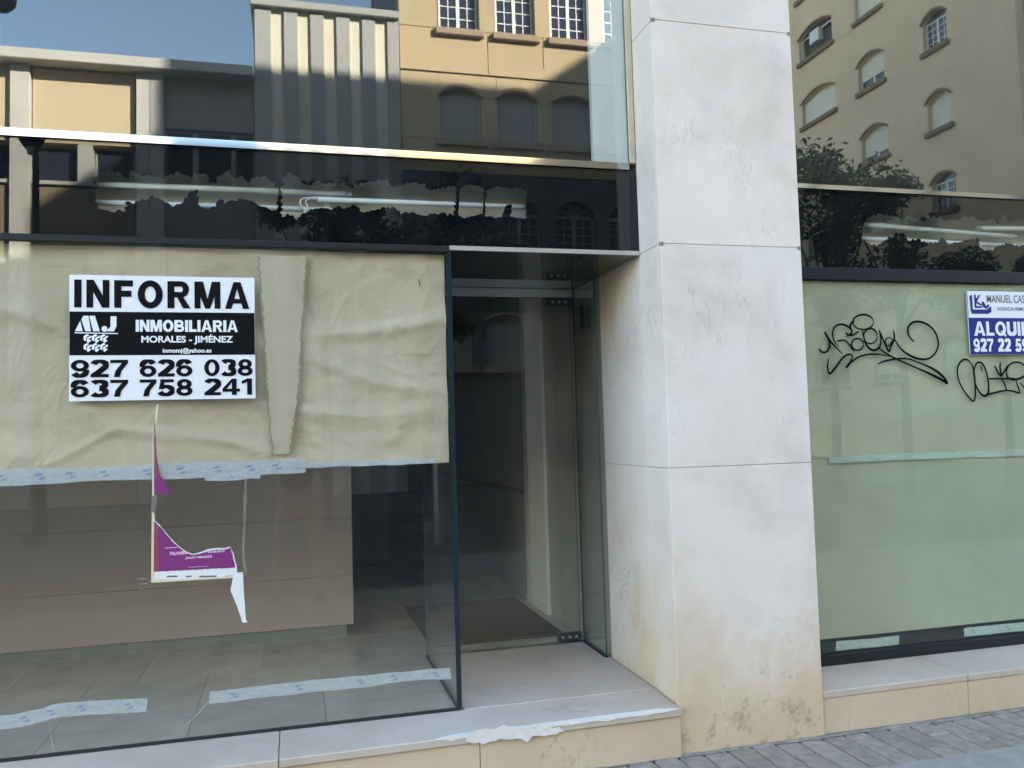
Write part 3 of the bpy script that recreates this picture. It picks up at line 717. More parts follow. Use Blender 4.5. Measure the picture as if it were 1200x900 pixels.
# faded glued seam strip with ragged edges
s_t = [at(px, py, 0.0105) for px, py in [(303, 300), (309, 380), (313, 460), (320, 532)]]
s_r = [at(px, py, 0.0105) for px, py in [(360, 300), (354, 380), (350, 460), (339, 532)]]
lp = jag([(p.x, p.z) for p in s_t], 0.005, 0.012, 8) + list(reversed(jag([(p.x, p.z) for p in s_r], 0.005, 0.012, 9)))
sheet(MB(), [lp], 0.0102).build('paper_seam_strip', 'paper_seam', pl_, fixn=False)
for side_, sd in ((s_t, 8), (s_r, 9)):
    L_ = jag([(p.x, p.z) for p in side_], 0.005, 0.012, sd); V = []
    for i, p in enumerate(L_):
        e_ = 0.0035 + 0.004 * abs(mnoise.noise((p.y * 30, sd, 0))); V += [(p.x - e_, 0.0098, p.y), (p.x + e_, 0.0098, p.y)]
    MB().add(V, [(2 * i, 2 * i + 1, 2 * i + 3, 2 * i + 2) for i in range(len(L_) - 1)]).build('stained_edge', 'seam_stain', pl_, fixn=False)

def strip(pts, wpx, y, mat, name, label, cat, prints=0, seed=0, group=None, ragged=0.0012):
    """a strip of tape along image points on the plane y; width in pixels there"""
    P = smooth_line([at(px, py, y) for px, py in pts], 10)
    s = wpx * (y - CAM_Y) / F_PX; rr = random.Random(seed); V = []; Fq = []
    s0 = s
    for i, p in enumerate(P):
        q = mnoise.noise((p.x * 8, seed, 0)) * ragged * 3
        s = s0 * (1 + 0.22 * mnoise.noise((p.x * 3.1, seed + 4, 7)))
        V += [(p.x, y, p.z - s / 2 + q + rr.uniform(-ragged, ragged)), (p.x + 0.3 * s * (rr.random() - .5 if i in (0, len(P) - 1) else 0), y, p.z + s / 2 + q + rr.uniform(-ragged, ragged))]
    for i in range(len(P) - 1): Fq.append((2 * i, 2 * i + 2, 2 * i + 3, 2 * i + 1))
    o = MB().add(V, Fq).build(name, mat, fixn=False)
    tag(o, label, cat, group)
    if prints:
        mb = MB(); L = len(P)
        for k in range(prints):
            i = int((k + 0.5) / prints * (L - 1)); p = P[i]; ww = s * 0.42
            for dx, wd, zz_ in ((0, ww, 0.12), (ww * 0.5, ww * 0.9, -0.14)):
                mb.add([(p.x + dx - wd / 2, y - 0.0006, p.z + s * (zz_ - .10)), (p.x + dx + wd / 2, y - 0.0006, p.z + s * (zz_ - .07)), (p.x + dx + wd / 2 + .004, y - 0.0006, p.z + s * (zz_ + .10)), (p.x + dx - wd / 2 + .004, y - 0.0006, p.z + s * (zz_ + .08))], [(0, 1, 2, 3)])
        tag(mb.build('print', 'tape_print', o, fixn=False), kind='stuff')
    return o
YT = 0.0095
strip([(-180, 566), (0, 560), (100, 556), (200, 552), (300, 548), (358, 546)], 16, YT, 'tape', 'tape_strip', 'long pale blue tape along the bottom edge of the beige paper', 'tape', 12, 1)
strip([(340, 546), (420, 543), (510, 540)], 6, YT - 0.0008, 'tape', 'tape_strip', 'narrow end of the tape under the beige paper near the glass corner', 'tape', 0, 2)
strip([(240, 560), (270, 559), (305, 557)], 7, YT - 0.0008, 'tape', 'tape_strip', 'short pinkish tape scrap hanging under the paper edge', 'tape', 1, 3)
strip([(-100, 853), (0, 847), (45, 839), (70, 832), (120, 829), (171, 826)], 14, YT, 'tape', 'tape_strip', 'shorter pale printed tape low on the glass, narrowing to a tail', 'tape', 5, 4)
strip([(245, 818), (330, 808), (420, 799), (470, 793), (529, 789)], 13, YT, 'tape', 'tape_strip', 'longer pale printed tape low on the glass reaching the glass corner', 'tape', 5, 5)
# scuffs and old clear tape on the glass
strip([(57, 846), (59, 862), (62, 878)], 5, -0.0012, 'scratch', 'glass_scuff', 'small whitish scuff low on the glass under the shorter tape', 'scuff', 0, 6)
def ribbon(pts_px, wd, y, mat, name, label, cat, sm=6, taper=True):
    mb = MB()
    for stroke in pts_px:
        P = smooth_line([at(px, py, y) for px, py in stroke], sm); V = []; n = len(P)
        for i, p in enumerate(P):
            d = (P[min(i + 1, n - 1)] - P[max(i - 1, 0)]); d = Vector((d.x, 0, d.z)).normalized() if d.length > 0 else Vector((1, 0, 0))
            q = Vector((-d.z, 0, d.x)); e = wd * (0.75 + 0.35 * mnoise.noise((p.x * 14, p.z * 14, 2))) * (min(1, 0.35 + 5 * min(i, n - 1 - i) / n) if taper else 1)
            V += [p + q * e / 2, p - q * e / 2]
        mb.add(V, [(2 * i, 2 * i + 1, 2 * i + 3, 2 * i + 2) for i in range(n - 1)])
    # lift overlapping strokes a hair apart so no two faces share a plane
    return tag(mb.build(name, mat, fixn=False), label, cat)
ribbon([[(288, 560), (287, 590), (286, 620), (285, 650), (288, 672)]], 0.016, -0.001, 'tape_clear', 'clear_tape', 'wrinkled upright strip of old clear tape left on the glass', 'tape', taper=False)
ribbon([[(178, 548), (181, 575), (179, 602)]], 0.024, -0.001, 'tape_clear', 'clear_tape', 'short clear tape between the two purple poster scraps', 'tape', taper=False)
ribbon([[(248, 818), (230, 838), (210, 856)]], 0.005, -0.0012, 'scratch', 'glass_scratch', 'faint slanting scratch on the glass below the longer tape', 'scratch')
ribbon([[(161, 679), (170, 678), (176, 681)], [(163, 685), (172, 684), (177, 688)], [(164, 692), (171, 688)]], 0.004, -0.0012, 'scratch', 'glass_scratch', 'small scribbled scratches beside the purple poster scrap', 'scratch')

ribbon([[(490.5, 327), (491.5, 331), (492.5, 336)]], 0.006, 0.0090, 'sign_black', 'paper_nick', 'tiny dark nick in the beige paper near the glass corner', 'nick')
# ------------------------------------------------------------------ the white and black estate sign
YS = -0.0045
sA, sB = at(82, 321, YS), at(299, 326.5, YS); sC, sD = at(80, 470, YS), at(298.5, 467, YS)
sx0, sx1, sz0, sz1 = (sA.x + sC.x) / 2, (sB.x + sD.x) / 2, (sC.z + sD.z) / 2, (sA.z + sB.z) / 2
sw, sh = sx1 - sx0, sz1 - sz0
sg = thing('estate_sign', ((sx0 + sx1) / 2, YS, sz0), 'white and black estate agency sign reading INFORMA stuck on the papered window', 'sign')
MB().box(sx0, sx1, YS, -0.0012, sz0, sz1).build('board', 'sign_white', sg)
# measured inside a 1200x850 enlargement: board spans x 60..1144, y 56..794
def U(a): return sx0 + (a - 60) / 1084 * sw
def Z(b): return sz1 - (b - 62) / 730 * sh
MB().add([(sx0 + .001, YS - 0.0008, Z(529)), (sx1 - .001, YS - 0.0008, Z(529)), (sx1 - .001, YS - 0.0008, Z(276)), (sx0 + .001, YS - 0.0008, Z(276))], [(0, 1, 2, 3)]).build('black_band', 'sign_black', sg, fixn=False)
yl = YS - 0.0016
bold('INFORMA', U(88), U(1112), Z(252), Z(90), yl, 'sign_black', sg, 0.26, 0.17)
bold('INMOBILIARIA', U(436), U(1040), Z(392), Z(322), yl, 'sign_white', sg, 0.27, 0.07)
lettering('MORALES - JIMÉNEZ', U(468), U(1010), Z(468), Z(406), yl, 'sign_white', sg, 0.03)
lettering('inmomj@yahoo.es', U(592), U(880), Z(524), Z(488), yl, 'sign_white', sg, 0.03)
for row, z0, z1 in ((('927', '626', '038'), 656, 556), (('637', '758', '241'), 770, 672)):
    for s_, (a, b) in zip(row, ((70, 392), (458, 766), (836, 1128))):
        bold(s_, U(a), U(b), Z(z0), Z(z1), yl, 'sign_black', sg, 0.215, 0.07)
def poly_on(parent, pts, y, mat, name):
    return sheet(MB(), [[(U(a), Z(b)) for a, b in pts]], y).build(name, mat, parent, fixn=False)
lgp = [[(92, 390), (122, 330), (136, 390)], [(140, 300), (168, 300), (182, 390), (150, 390), (128, 322)], [(172, 300), (204, 300), (232, 390), (194, 390)], [(292, 302), (326, 302), (326, 360), (312, 390), (270, 390), (292, 362)], [(92, 396), (334, 400), (334, 406), (92, 402)]]
lg = MB()
for p in lgp: sheet(lg, [[(U(a), Z(b)) for a, b in p]], yl)
sheet(lg, [[(U(258 + 17 * math.cos(k * math.pi / 8)), Z(376 + 17 * math.sin(k * math.pi / 8))) for k in range(16)]], yl)
for r_ in range(2):
    for c_ in range(3):
        cx_, cy_ = 164 + c_ * 46, 432 + r_ * 52
        for q in ([(-23, -14), (-3, -26), (9, -19), (-9, -7), (-9, 16), (-23, 9)], [(-5, -3), (19, -18), (23, -9), (6, 4), (21, 11), (3, 27), (-5, 20)]):
            sheet(lg, [[(U(cx_ + dx_), Z(cy_ + dz_)) for dx_, dz_ in q]], yl - 0.0003 * ((r_ + c_) % 2))
lg.build('emblem', 'sign_white', sg, fixn=False)

# ------------------------------------------------------------------ torn purple poster
YP = -0.002
po = thing('torn_poster', at(225, 682, YP), 'torn remains of a purple poster with a white hanging corner on the glass', 'poster')
c1 = lambda a, b: (165 + a / 8.889, 590 + b / 8.889)
c2 = lambda a, b: (150 + a / 3.4625, 480 + b / 3.4625)
def pshape(pts, y, mat, name, amp=0.0, seed=0):
    q = [at(px, py, y) for px, py in pts]; q = [(p.x, p.z) for p in q]
    if amp: q = jag(q + [q[0]], amp, 0.008, seed)[:-1]
    return sheet(MB(), [q], y).build(name, mat, po, fixn=False)
pshape([c1(*p) for p in [(110, 825), (116, 95), (140, 95), (150, 185), (200, 225), (250, 290), (320, 370), (390, 440), (470, 500), (540, 528), (620, 508), (700, 475), (800, 462), (870, 466), (930, 448), (965, 520), (1000, 665), (1004, 772)]], YP, 'poster_white', 'torn_sheet')
pshape([c1(*p) for p in [(136, 712), (140, 200), (200, 240), (255, 310), (320, 385), (390, 452), (470, 514), (540, 538), (620, 526), (700, 498), (800, 480), (870, 482), (930, 460), (955, 530), (985, 668)]], YP - 0.0008, 'poster_purple', 'purple_print', 0.0012, 3)
pshape([c1(*p) for p in [(137, 708), (142, 185), (180, 225), (186, 420), (190, 708)]], YP - 0.0014, 'poster_red', 'red_fade')
pshape([c1(*p) for p in [(108, 826), (114, 92), (134, 92), (132, 790), (400, 790), (800, 768), (960, 752), (960, 776)]], YP - 0.0020, 'poster_cream', 'yellowed_border')
def plet(s, x0, y0, x1, y1, mat='poster_pink', wgt=0.045):
    a, b = at(*c1(x0, y1), YP - 0.0018), at(*c1(x1, y0), YP - 0.0018)
    lettering(s, a.x, b.x, a.z, b.z, YP - 0.0018, mat, po, wgt)
plet('TALAVERA', 300, 495, 485, 540); plet('DE BUSTO', 700, 486, 872, 516); plet('JULIO MENDEZ', 465, 540, 745, 585)
plet('www.', 250, 452, 390, 470); plet('teatro', 490, 648, 710, 668)
for a_, b_ in ((270, 380), (470, 530), (610, 790), (880, 950)):
    q = [at(*c1(x_, y_), YP - 0.0015) for x_, y_ in ((a_, 768), (b_, 764), (b_, 750), (a_, 754))]
    MB().add(q, [(0, 1, 2, 3)]).build('small_print', 'sign_grey', po, fixn=False)
pshape([c2(*p) for p in [(100, 30), (106, 350), (98, 350)]], YP, 'poster_cream', 'border_strip')
pshape([c2(*p) for p in [(107, 50), (112, 120), (118, 200), (128, 262), (150, 300), (172, 338), (107, 346)]], YP - 0.0006, 'poster_purple', 'upper_scrap', 0.0012, 5)
pshape([c2(*p) for p in [(107, 60), (112, 140), (117, 230), (126, 275), (107, 280)]], YP - 0.0012, 'poster_red', 'red_fade')
pshape([c2(*p) for p in [(430, 662), (466, 660), (470, 740), (478, 850), (486, 862), (465, 866), (440, 790), (415, 735)]], YP - 0.0012, 'poster_white', 'hanging_corner', 0.001, 6)
pshape([(183.5, 474), (186, 474), (183, 500), (181.5, 488)], YP - 0.0004, 'poster_cream', 'top_scrap')

# ================================================================== RIGHT WINDOW
YR = 0.14; XR0, XR1 = 2.449, 7.0
rw = thing('shop_window', (4.5, YR, 0.205), 'graffitied shop window fully papered green beige inside, with a dark frame', 'window')
pane((XR0, XR1, YR, YR + GT, 0.262, 2.296), 'pane', 'glass_right', rw)
MB().box(XR0, XR1, YR - 0.022, YR + 0.05, 0.205, 0.260).build('bottom_frame', 'dark_frame', rw, bevel=0.002)
MB().box(XR0, XR1, YR - 0.016, YR + 0.05, 2.298, 2.366).build('head_frame', 'dark_frame', rw, bevel=0.002)
MB().box(XR0, XR1, 0.30, 0.32, 0.205, 2.29).build('dark_backing', 'cabinet_black', rw)
rb_ = thing('sign_band', (4.5, YR, 2.37), 'black filmed glass sign band above the graffitied window with a torn strip', 'sign band')
pane((XR0, XR1, YR, YR + GT, 2.368, 2.806), 'pane', 'glass_right_band', rb_)
R_top = [(1011, 270), (1014, 259), (1020, 253), (1035, 251), (1046, 252), (1055, 258), (1062, 255), (1072, 255), (1083, 260), (1085, 254), (1100, 254), (1108, 257), (1122, 258), (1126, 254), (1140, 254), (1146, 258), (1163, 257), (1170, 262), (1174, 252), (1185, 259), (1195, 257), (1210, 258), (1240, 255), (1280, 262), (1330, 258)]
R_bot = [(1010, 281), (1018, 286), (1030, 287), (1040, 279), (1050, 274), (1057, 273), (1065, 282), (1075, 279), (1080, 283), (1095, 285), (1105, 278), (1112, 286), (1125, 284), (1135, 281), (1146, 280), (1149, 291), (1160, 294), (1170, 288), (1180, 285), (1195, 288), (1210, 285), (1240, 290), (1280, 288), (1330, 290)]
film = MB(); rect = [(XR0, 2.368), (XR1, 2.368), (XR1, 2.806), (XR0, 2.806)]
sheet(film, [rect, hole(R_top, R_bot, 11, YR + YF)], YR + YF)
film.build('black_film', 'black_film', rb_, fixn=False)
MB().box(XR0, XR1, YR + 0.15, YR + 0.17, 2.368, 2.806).build('back_panel', 'light_box', rb_)
MB().box(XR0, XR1, YR + 0.03, YR + 0.149, 2.368, 2.384).build('floor_panel', 'light_box', rb_)
MB().box(XR0, XR1, YR + 0.03, YR + 0.149, 2.790, 2.806).build('top_panel', 'light_box', rb_)
MB().add([(XR0, YR - 0.012, 2.808), (XR1, YR - 0.012, 2.808), (XR1, YR - 0.0107, 2.834), (XR0, YR - 0.0107, 2.834), (XR0, YR + 0.03, 2.808), (XR1, YR + 0.03, 2.808), (XR1, YR + 0.03, 2.834), (XR0, YR + 0.03, 2.834)],
         [(0, 1, 2, 3), (3, 2, 6, 7), (0, 4, 5, 1), (1, 5, 6, 2), (0, 3, 7, 4), (4, 7, 6, 5)]).build('polished_trim', 'alu_trim', rb_)
ru = thing('upper_window', (4.5, YR, 2.84), 'dark upper window right of the pillar mirroring an apartment wall', 'window')
pane((XR0, XR1, YR, YR + GT, 2.836, 4.2), 'pane', 'glass_right_up', ru)
MB().box(XR0, XR1, YR + 0.05, YR + 0.07, 2.836, 4.2).build('dark_backing', 'upper_back_olive', ru)
tube((1015, 263), (1186, 277), YR + 0.08, 'upper unlit tube behind the tear right of the pillar')
tube((1014, 280), (1190, 288), YR + 0.08, 'lower unlit tube behind the tear right of the pillar')
tube((1150, 267), (1330, 270), YR + 0.07, 'third unlit tube at the end of the tear right of the pillar')
paper('wrapping_paper', XR0, XR1, 1.312, 2.292, YR + 0.011, 'paper_right', 'upper sheet of green beige paper behind the graffitied glass', 12, 0.0035, nx=110, nz=50)
paper('wrapping_paper', XR0, XR1, 0.335, 1.318, YR + 0.019, 'paper_right', 'lower sheet of green beige paper behind the graffitied window', 21, 0.0025, nx=110, nz=50)
YRT = YR + 0.0098
strip([(972, 539), (1060, 535), (1150, 532), (1290, 527)], 9, YRT, 'tape_green', 'tape_strip', 'long thin tape across the seam of the two green beige sheets', 'tape', 0, 7)
strip([(979, 757), (1015, 754), (1053, 750)], 12, YRT, 'tape_green', 'tape_strip', 'short tape low on the window just right of the pillar foot', 'tape', 0, 8)
strip([(1130, 741), (1180, 736), (1290, 726)], 12, YRT, 'tape_green', 'tape_strip', 'longer tape low on the graffitied window holding the paper edge', 'tape', 3, 9)

# blue and white sign
YB = YR - 0.006
bA, bB = at(1133.5, 340, YB), at(1136.5, 415.5, YB)
bx0, bz1, bz0 = (bA.x + bB.x) / 2, bA.z, bB.z; bw = 0.62
bs = thing('rental_sign', (bx0 + bw / 2, YB, bz0), 'blue and white rental sign stuck on the graffitied window', 'sign')
MB().box(bx0, bx0 + bw, YB, YR - 0.001, bz0, bz1).build('board', 'sign_white', bs)
mpx = (YB - CAM_Y) / F_PX                        # rough metres per pixel there
# measured in a 581x900 enlargement (5.81 px per px): board left x 197..215, top 82, blue from 272 to 525
BU = lambda a, b=300: at(1100 + a / 5.81, 325 + b / 5.81, YB).x
BZ = lambda b: bz1 - (b - 82) / (525 - 82) * (bz1 - bz0)
MB().add([(bx0 + .001, YB - .0008, bz0 + .001), (bx0 + bw - .001, YB - .0008, bz0 + .001), (bx0 + bw - .001, YB - .0008, BZ(272)), (bx0 + .001, YB - .0008, BZ(272))], [(0, 1, 2, 3)]).build('blue_field', 'sign_blue', bs, fixn=False)
for q in ((bx0, bx0 + .003, bz0, bz1), (bx0, bx0 + bw, bz1 - .003, bz1)):
    MB().add([(q[0], YB - .0010, q[2]), (q[1], YB - .0010, q[2]), (q[1], YB - .0010, q[3]), (q[0], YB - .0010, q[3])], [(0, 1, 2, 3)]).build('border', 'sign_blue', bs, fixn=False)
yb = YB - 0.0018
def blet(s, a0, a1, z0, z1, mat, wgt, sp=1.0):      # a0..a1: enlargement pixels of the whole word
    lettering(s, BU(a0), BU(a1), BZ(z0), BZ(z1), yb, mat, bs, wgt, sp)
blet('MANUEL CAS', 336, 594, 166, 112, 'sign_grey', 0.008)
blet('AGENCIA INMO', 402, 592, 220, 196, 'sign_grey', 0.008)
bold('ALQUILA', BU(236), BU(690), BZ(396), BZ(298), yb, 'sign_white', bs, 0.25, 0.09)
bold('927 22 59', BU(226), BU(596), BZ(506), BZ(416), yb, 'sign_white', bs, 0.24, 0.07)
em = MB()
for p in ([(218, 125), (236, 112), (236, 215), (222, 225)], [(222, 225), (236, 215), (330, 215), (362, 190), (362, 230), (340, 244), (228, 244)],
          [(250, 112), (262, 112), (262, 140), (284, 112), (294, 112), (268, 160), (300, 180), (292, 188), (262, 172), (262, 200), (250, 200)],
          [(300, 160), (312, 160), (328, 190), (344, 178), (352, 184), (335, 208), (322, 208), (300, 190)], [(250, 192), (300, 192), (300, 204), (250, 204)]):
    sheet(em, [[(BU(a), BZ(b)) for a, b in p]], yb)
em.build('emblem', 'sign_blue', bs, fixn=False)

# graffiti
g1 = lambda L: [(950 + a / 7.06, 350 + b / 7.06) for a, b in L]
def oval(cx_, cy_, rx, ry, n=14, t0=0.0): return [(cx_ + rx * math.cos(t0 + k * 2 * math.pi / n), cy_ + ry * math.sin(t0 + k * 2 * math.pi / n)) for k in range(n + 1)]
tagA = [[(70, 410), (85, 435), (115, 445), (142, 428), (156, 390), (150, 340), (115, 275), (150, 335), (200, 392), (265, 460)],
        [(235, 400), (195, 350), (181, 290), (198, 235), (245, 212), (300, 225), (340, 262), (330, 292), (290, 315)], [(215, 352), (290, 350), (360, 440)],
        [(290, 280), (312, 298), (350, 300), (400, 268)], oval(388, 378, 50, 48), oval(435, 193, 86, 61), [(330, 255), (330, 215), (360, 180)],
        [(428, 255), (440, 320), (456, 372), (490, 416), (530, 426), (565, 404), (582, 350), (566, 258)], oval(494, 310, 56, 62),
        [(566, 258), (600, 340), (646, 436), (662, 400), (692, 330), (685, 262)],
        [(692, 345), (652, 322), (620, 340), (626, 382), (652, 386), (692, 340), (740, 408), (812, 465), (900, 499), (980, 494), (1035, 444), (1056, 372), (1037, 292), (990, 230), (920, 194), (852, 194), (812, 228), (805, 280), (825, 325), (858, 358)],
        [(150, 495), (140, 560), (156, 620), (202, 574), (262, 494), (312, 461), (345, 475), (330, 520), (295, 570), (332, 528), (402, 480), (482, 461), (562, 461), (662, 480)],
        [(560, 405), (620, 450), (700, 495), (800, 540), (950, 605), (1080, 668), (1130, 700), (1090, 640), (1010, 580), (900, 530), (800, 497), (700, 500), (600, 520), (555, 542)]]
g2 = lambda L: [(1100 + a / 5.81, 325 + b / 5.81) for a, b in L]
tagB = [[(226, 592), (196, 562), (160, 566), (130, 612), (132, 682), (160, 752), (202, 812), (236, 842), (250, 800), (246, 702), (236, 622), (220, 580)],
        [(242, 662), (246, 612), (266, 580), (300, 590), (326, 652), (340, 732), (336, 790), (306, 806), (270, 770), (248, 712), (240, 652)],
        [(284, 598), (290, 615), (296, 642)], [(306, 806), (380, 786), (470, 770), (556, 790)], [(340, 690), (430, 690), (520, 690)],
        [(380, 600), (400, 640), (426, 672), (418, 620), (420, 575)], [(426, 672), (448, 640), (472, 600)], [(430, 692), (448, 725), (462, 766)], [(525, 692), (538, 740), (556, 790)],
        [(460, 642), (476, 602), (520, 578), (572, 590), (604, 640), (572, 680), (512, 696), (472, 682), (460, 642)], [(555, 715), (590, 755), (640, 770)]]
def graffiti(strokes, conv, label):
    y = YR - 0.0011; mb_all = MB()
    for k, s_ in enumerate(strokes):
        P = smooth_line([at(px, py, y - k * 0.00025) for px, py in conv(s_)], 7); V = []; n = len(P)
        for i, p in enumerate(P):
            d = P[min(i + 1, n - 1)] - P[max(i - 1, 0)]; d = Vector((d.x, 0, d.z)).normalized() if d.length > 1e-6 else Vector((1, 0, 0))
            q = Vector((-d.z, 0, d.x)); e = 0.0130 * (0.85 + 0.5 * mnoise.noise((p.x * 6, p.z * 6, k))) * min(1, 0.5 + 5 * min(i, n - 1 - i) / n)
            V += [p + q * e / 2, p - q * e / 2]
        mb_all.add(V, [(2 * i, 2 * i + 1, 2 * i + 3, 2 * i + 2) for i in range(n - 1)])
    tag(mb_all.build('graffiti_tag', 'spray_black', fixn=False), label, 'graffiti')
graffiti(tagA, g1, 'looping black spray tag with a long curled tail beside the pillar')
graffiti(tagB, g2, 'round black spray tag under the blue rental sign')

# ================================================================== OUR BUILDING ABOVE AND ITS NEIGHBOURS (they shade the street)
ob = thing('building', (1.5, 5, 4.2), 'plain upper storeys of the building over the shop', 'building')
MB().box(-14, 15.2, 0.10, 12, 4.2, 18.7).build('wall', 'our_wall', ob)
MB().box(-14.2, 15.2, 0.05, 12.2, 18.7, 19.0).build('roof', 'our_wall', ob)
MB().box(-14, XL - 0.1, 0.10, 12, 0, 4.199).build('ground_floor', 'our_wall', ob)
MB().box(XR1 + 0.01, 15.2, 0.10, 12, 0, 4.199).build('ground_floor', 'our_wall', ob)
K = 18.8
nb = thing('building', (20, 1.8, 0), 'tall neighbouring block further along the pavement with a parapet', 'building')
MB().box(15.5, 28.7, 0.3, 3.3, 0, 22.56).build('wall', 'our_wall', nb)
MB().box(15.75, 28.7, 0.3, 0.75, 22.561, 24.45).build('parapet', 'our_wall', nb)
nd = thing('building', (58, 5, 0), 'unseen tower block added to shade the front of the brown block', 'building')  # added out of view so its shadow covers the brown block's front wall
MB().box(44.2, 75, 0.3, 9, 0, 40).build('wall', 'our_wall', nd)
MB().box(44.19, 75.1, 0.2, 9.1, 40.01, 40.4).build('roof', 'our_wall', nd)
nc = thing('building', (36, 6, 0), 'tallest block at the far end of the pavement', 'building')
MB().box(28.8, 44, 0.3, 10, 0, 26.4).build('wall', 'our_wall', nc)
MB().box(28.7, 44.1, 0.2, 10.1, 26.401, 26.7).build('roof', 'our_wall', nc)

# ================================================================== OPPOSITE SIDE (seen mirrored in the glass)
YO = -18.5
MF = lambda u, ww, z: (u, YO + ww, z)            # fronts facing our shop: outwards is +y
def arc(u0, u1, zs_, rise, n=10):
    c = (u1 - u0) / 2; rad = (c * c + rise * rise) / (2 * rise); um = (u0 + u1) / 2; zc = zs_ + rise - rad
    a0 = math.asin(c / rad)
    return [(um + rad * math.sin(-a0 + 2 * a0 * k / n), zc + rad * math.cos(-a0 + 2 * a0 * k / n)) for k in range(n + 1)]
def window_unit(M, b, u0, u1, z0, zs_, rise, kind, frame='white_frame', trim=None, blindmat='blind', drop=0.6, sillmat='trim_brown', sillw=0.14):
    top = zs_ + rise
    MB().mbox(M, u0 - .05, u1 + .05, -0.40, -0.36, z0 - .05, top + .05).build('room', 'room_dark', b)
    wn = MB(); t = 0.06
    wn.mbox(M, u0 + .002, u0 + t, -0.24, -0.18, z0, zs_); wn.mbox(M, u1 - t, u1 - .002, -0.24, -0.18, z0, zs_)
    wn.mbox(M, u0 + t, u1 - t, -0.24, -0.18, z0, z0 + t)
    um = (u0 + u1) / 2
    if kind in ('casement', 'fan', 'blind', 'slider'):
        wn.mbox(M, um - .05, um + .05, -0.235, -0.170, z0 + t, zs_)
    if kind == 'fan':
        wn.mbox(M, u0 + t, u1 - t, -0.24, -0.16, zs_ - .05, zs_ + .03)
        c = (u1 - u0) / 2
        for k in range(1, 5):
            a = math.pi * k / 5
            p0, p1 = Vector((um, zs_)), Vector((um + math.cos(a) * c * 0.97, zs_ + math.sin(a) * rise * 0.97))
            q = Vector((-(p1 - p0).y, (p1 - p0).x)).normalized() * 0.016
            wn.prism(M, [tuple(p0 + q), tuple(p1 + q), tuple(p1 - q), tuple(p0 - q)], -0.232, -0.185)
    else:
        wn.mbox(M, u0 + t, u1 - t, -0.24, -0.18, zs_ - t, zs_)
    if kind in ('casement', 'fan'):
        nrow = 4
        for k in range(1, nrow):
            zz_ = z0 + t + (zs_ - z0 - 2 * t) * k / nrow; wn.mbox(M, u0 + t, u1 - t, -0.228, -0.188, zz_ - .014, zz_ + .014)
        for half in (0, 1):
            a, c_ = (u0 + t, um - .05) if half == 0 else (um + .05, u1 - t)
            wn.mbox(M, (a + c_) / 2 - .014, (a + c_) / 2 + .014, -0.230, -0.186, z0 + t, zs_ - t)
    wo = wn.build('window', frame, b)
    if kind in ('casement', 'fan', 'slider', 'blind'):
        for a, c_ in ((u0 + t, um - .05), (um + .05, u1 - t)):
            MB().mbox(M, a, c_, -0.212, -0.206, z0 + t, zs_ - t).build('pane', 'pane_blue', wo)
    if rise > 0:
        ar = arc(u0 + .002, u1 - .002, zs_, rise)
        MB().prism(M, ar, -0.25, -0.20).build('arch_pane', blindmat if kind in ('blind', 'shut') else 'pane_blue', wo)
    if kind in ('blind', 'shut'):
        zb = z0 + t + (zs_ - z0 - t) * (1 - drop) if kind == 'blind' else z0 + t
        bl = MB(); nsl = max(3, int((zs_ - zb) / 0.11)); hh = (zs_ - zb) / nsl
        for k in range(nsl): bl.mbox(M, u0 + t, u1 - t, -0.168, -0.150 if k % 2 else -0.156, zb + k * hh + .004, zb + (k + 1) * hh - .004)
        bl.mbox(M, u0 + t, u1 - t, -0.166, -0.160, zb, zs_)
        bl.build('roller_blind', blindmat, wo)
    if sillw: MB().mbox(M, u0 - sillw, u1 + sillw, -0.15, 0.14, z0 - 0.20, z0 - 0.001).build('sill', sillmat, b, bevel=0.02)
    if trim:
        o_ = arc(u0 - .10, u1 + .10, zs_ - .02, rise + .12); i_ = arc(u0 - .001, u1 + .001, zs_, rise)
        MB().prism(M, o_ + list(reversed(i_)), -0.02, 0.07).build('hood_mould', trim, b)

def facade(M, b, u0, u1, floors, cols, zbase, ztop, mat, gap, depth=0.34, join=False):
    """floors: (z_sill, z_spring, rise, z_row_top); piers, spandrels and arched heads are separate panels unless joined"""
    acc = MB() if join else None
    def put(fn, name='wall_panel'):
        if join: fn(acc)
        else: m_ = MB(); fn(m_); m_.build(name, mat, b, bevel=0.008)
    z = zbase
    for (zs0, zsp, rise, zt) in floors:
        edges = [u0] + [e for c in cols for e in c] + [u1]
        if zs0 - z > 0.02:
            if join: put(lambda m_: m_.mbox(M, u0, u1, -depth, 0, z, zs0))
            else:
                cuts = [u0] + [(cols[i][1] + cols[i + 1][0]) / 2 for i in range(len(cols) - 1)] + [u1]
                for a, c in zip(cuts[:-1], cuts[1:]): put(lambda m_: m_.mbox(M, a + gap, c - gap, -depth, 0, z + gap, zs0 - gap))
        for i in range(0, len(edges), 2):
            a, c = edges[i], edges[i + 1]
            if c - a > 0.02: put(lambda m_: m_.mbox(M, a + (gap if i == 0 else 0), c - (gap if i == len(edges) - 2 else 0), -depth, 0, zs0 + gap, zt - gap))
        for a, c in cols:
            if rise > 0:
                poly = arc(a, c, zsp, rise) + [(c, zt - gap), (a, zt - gap)]
            else: poly = [(a, zsp), (c, zsp), (c, zt - gap), (a, zt - gap)]
            g_ = gap
            put(lambda m_: m_.prism(M, [(min(max(u, a + g_), c - g_), zz_) for u, zz_ in poly], -depth, 0))
        z = zt
    if ztop - z > 0.02: put(lambda m_: m_.mbox(M, u0, u1, -depth, 0, z + gap, ztop))
    if join: acc.build('wall', mat, b)

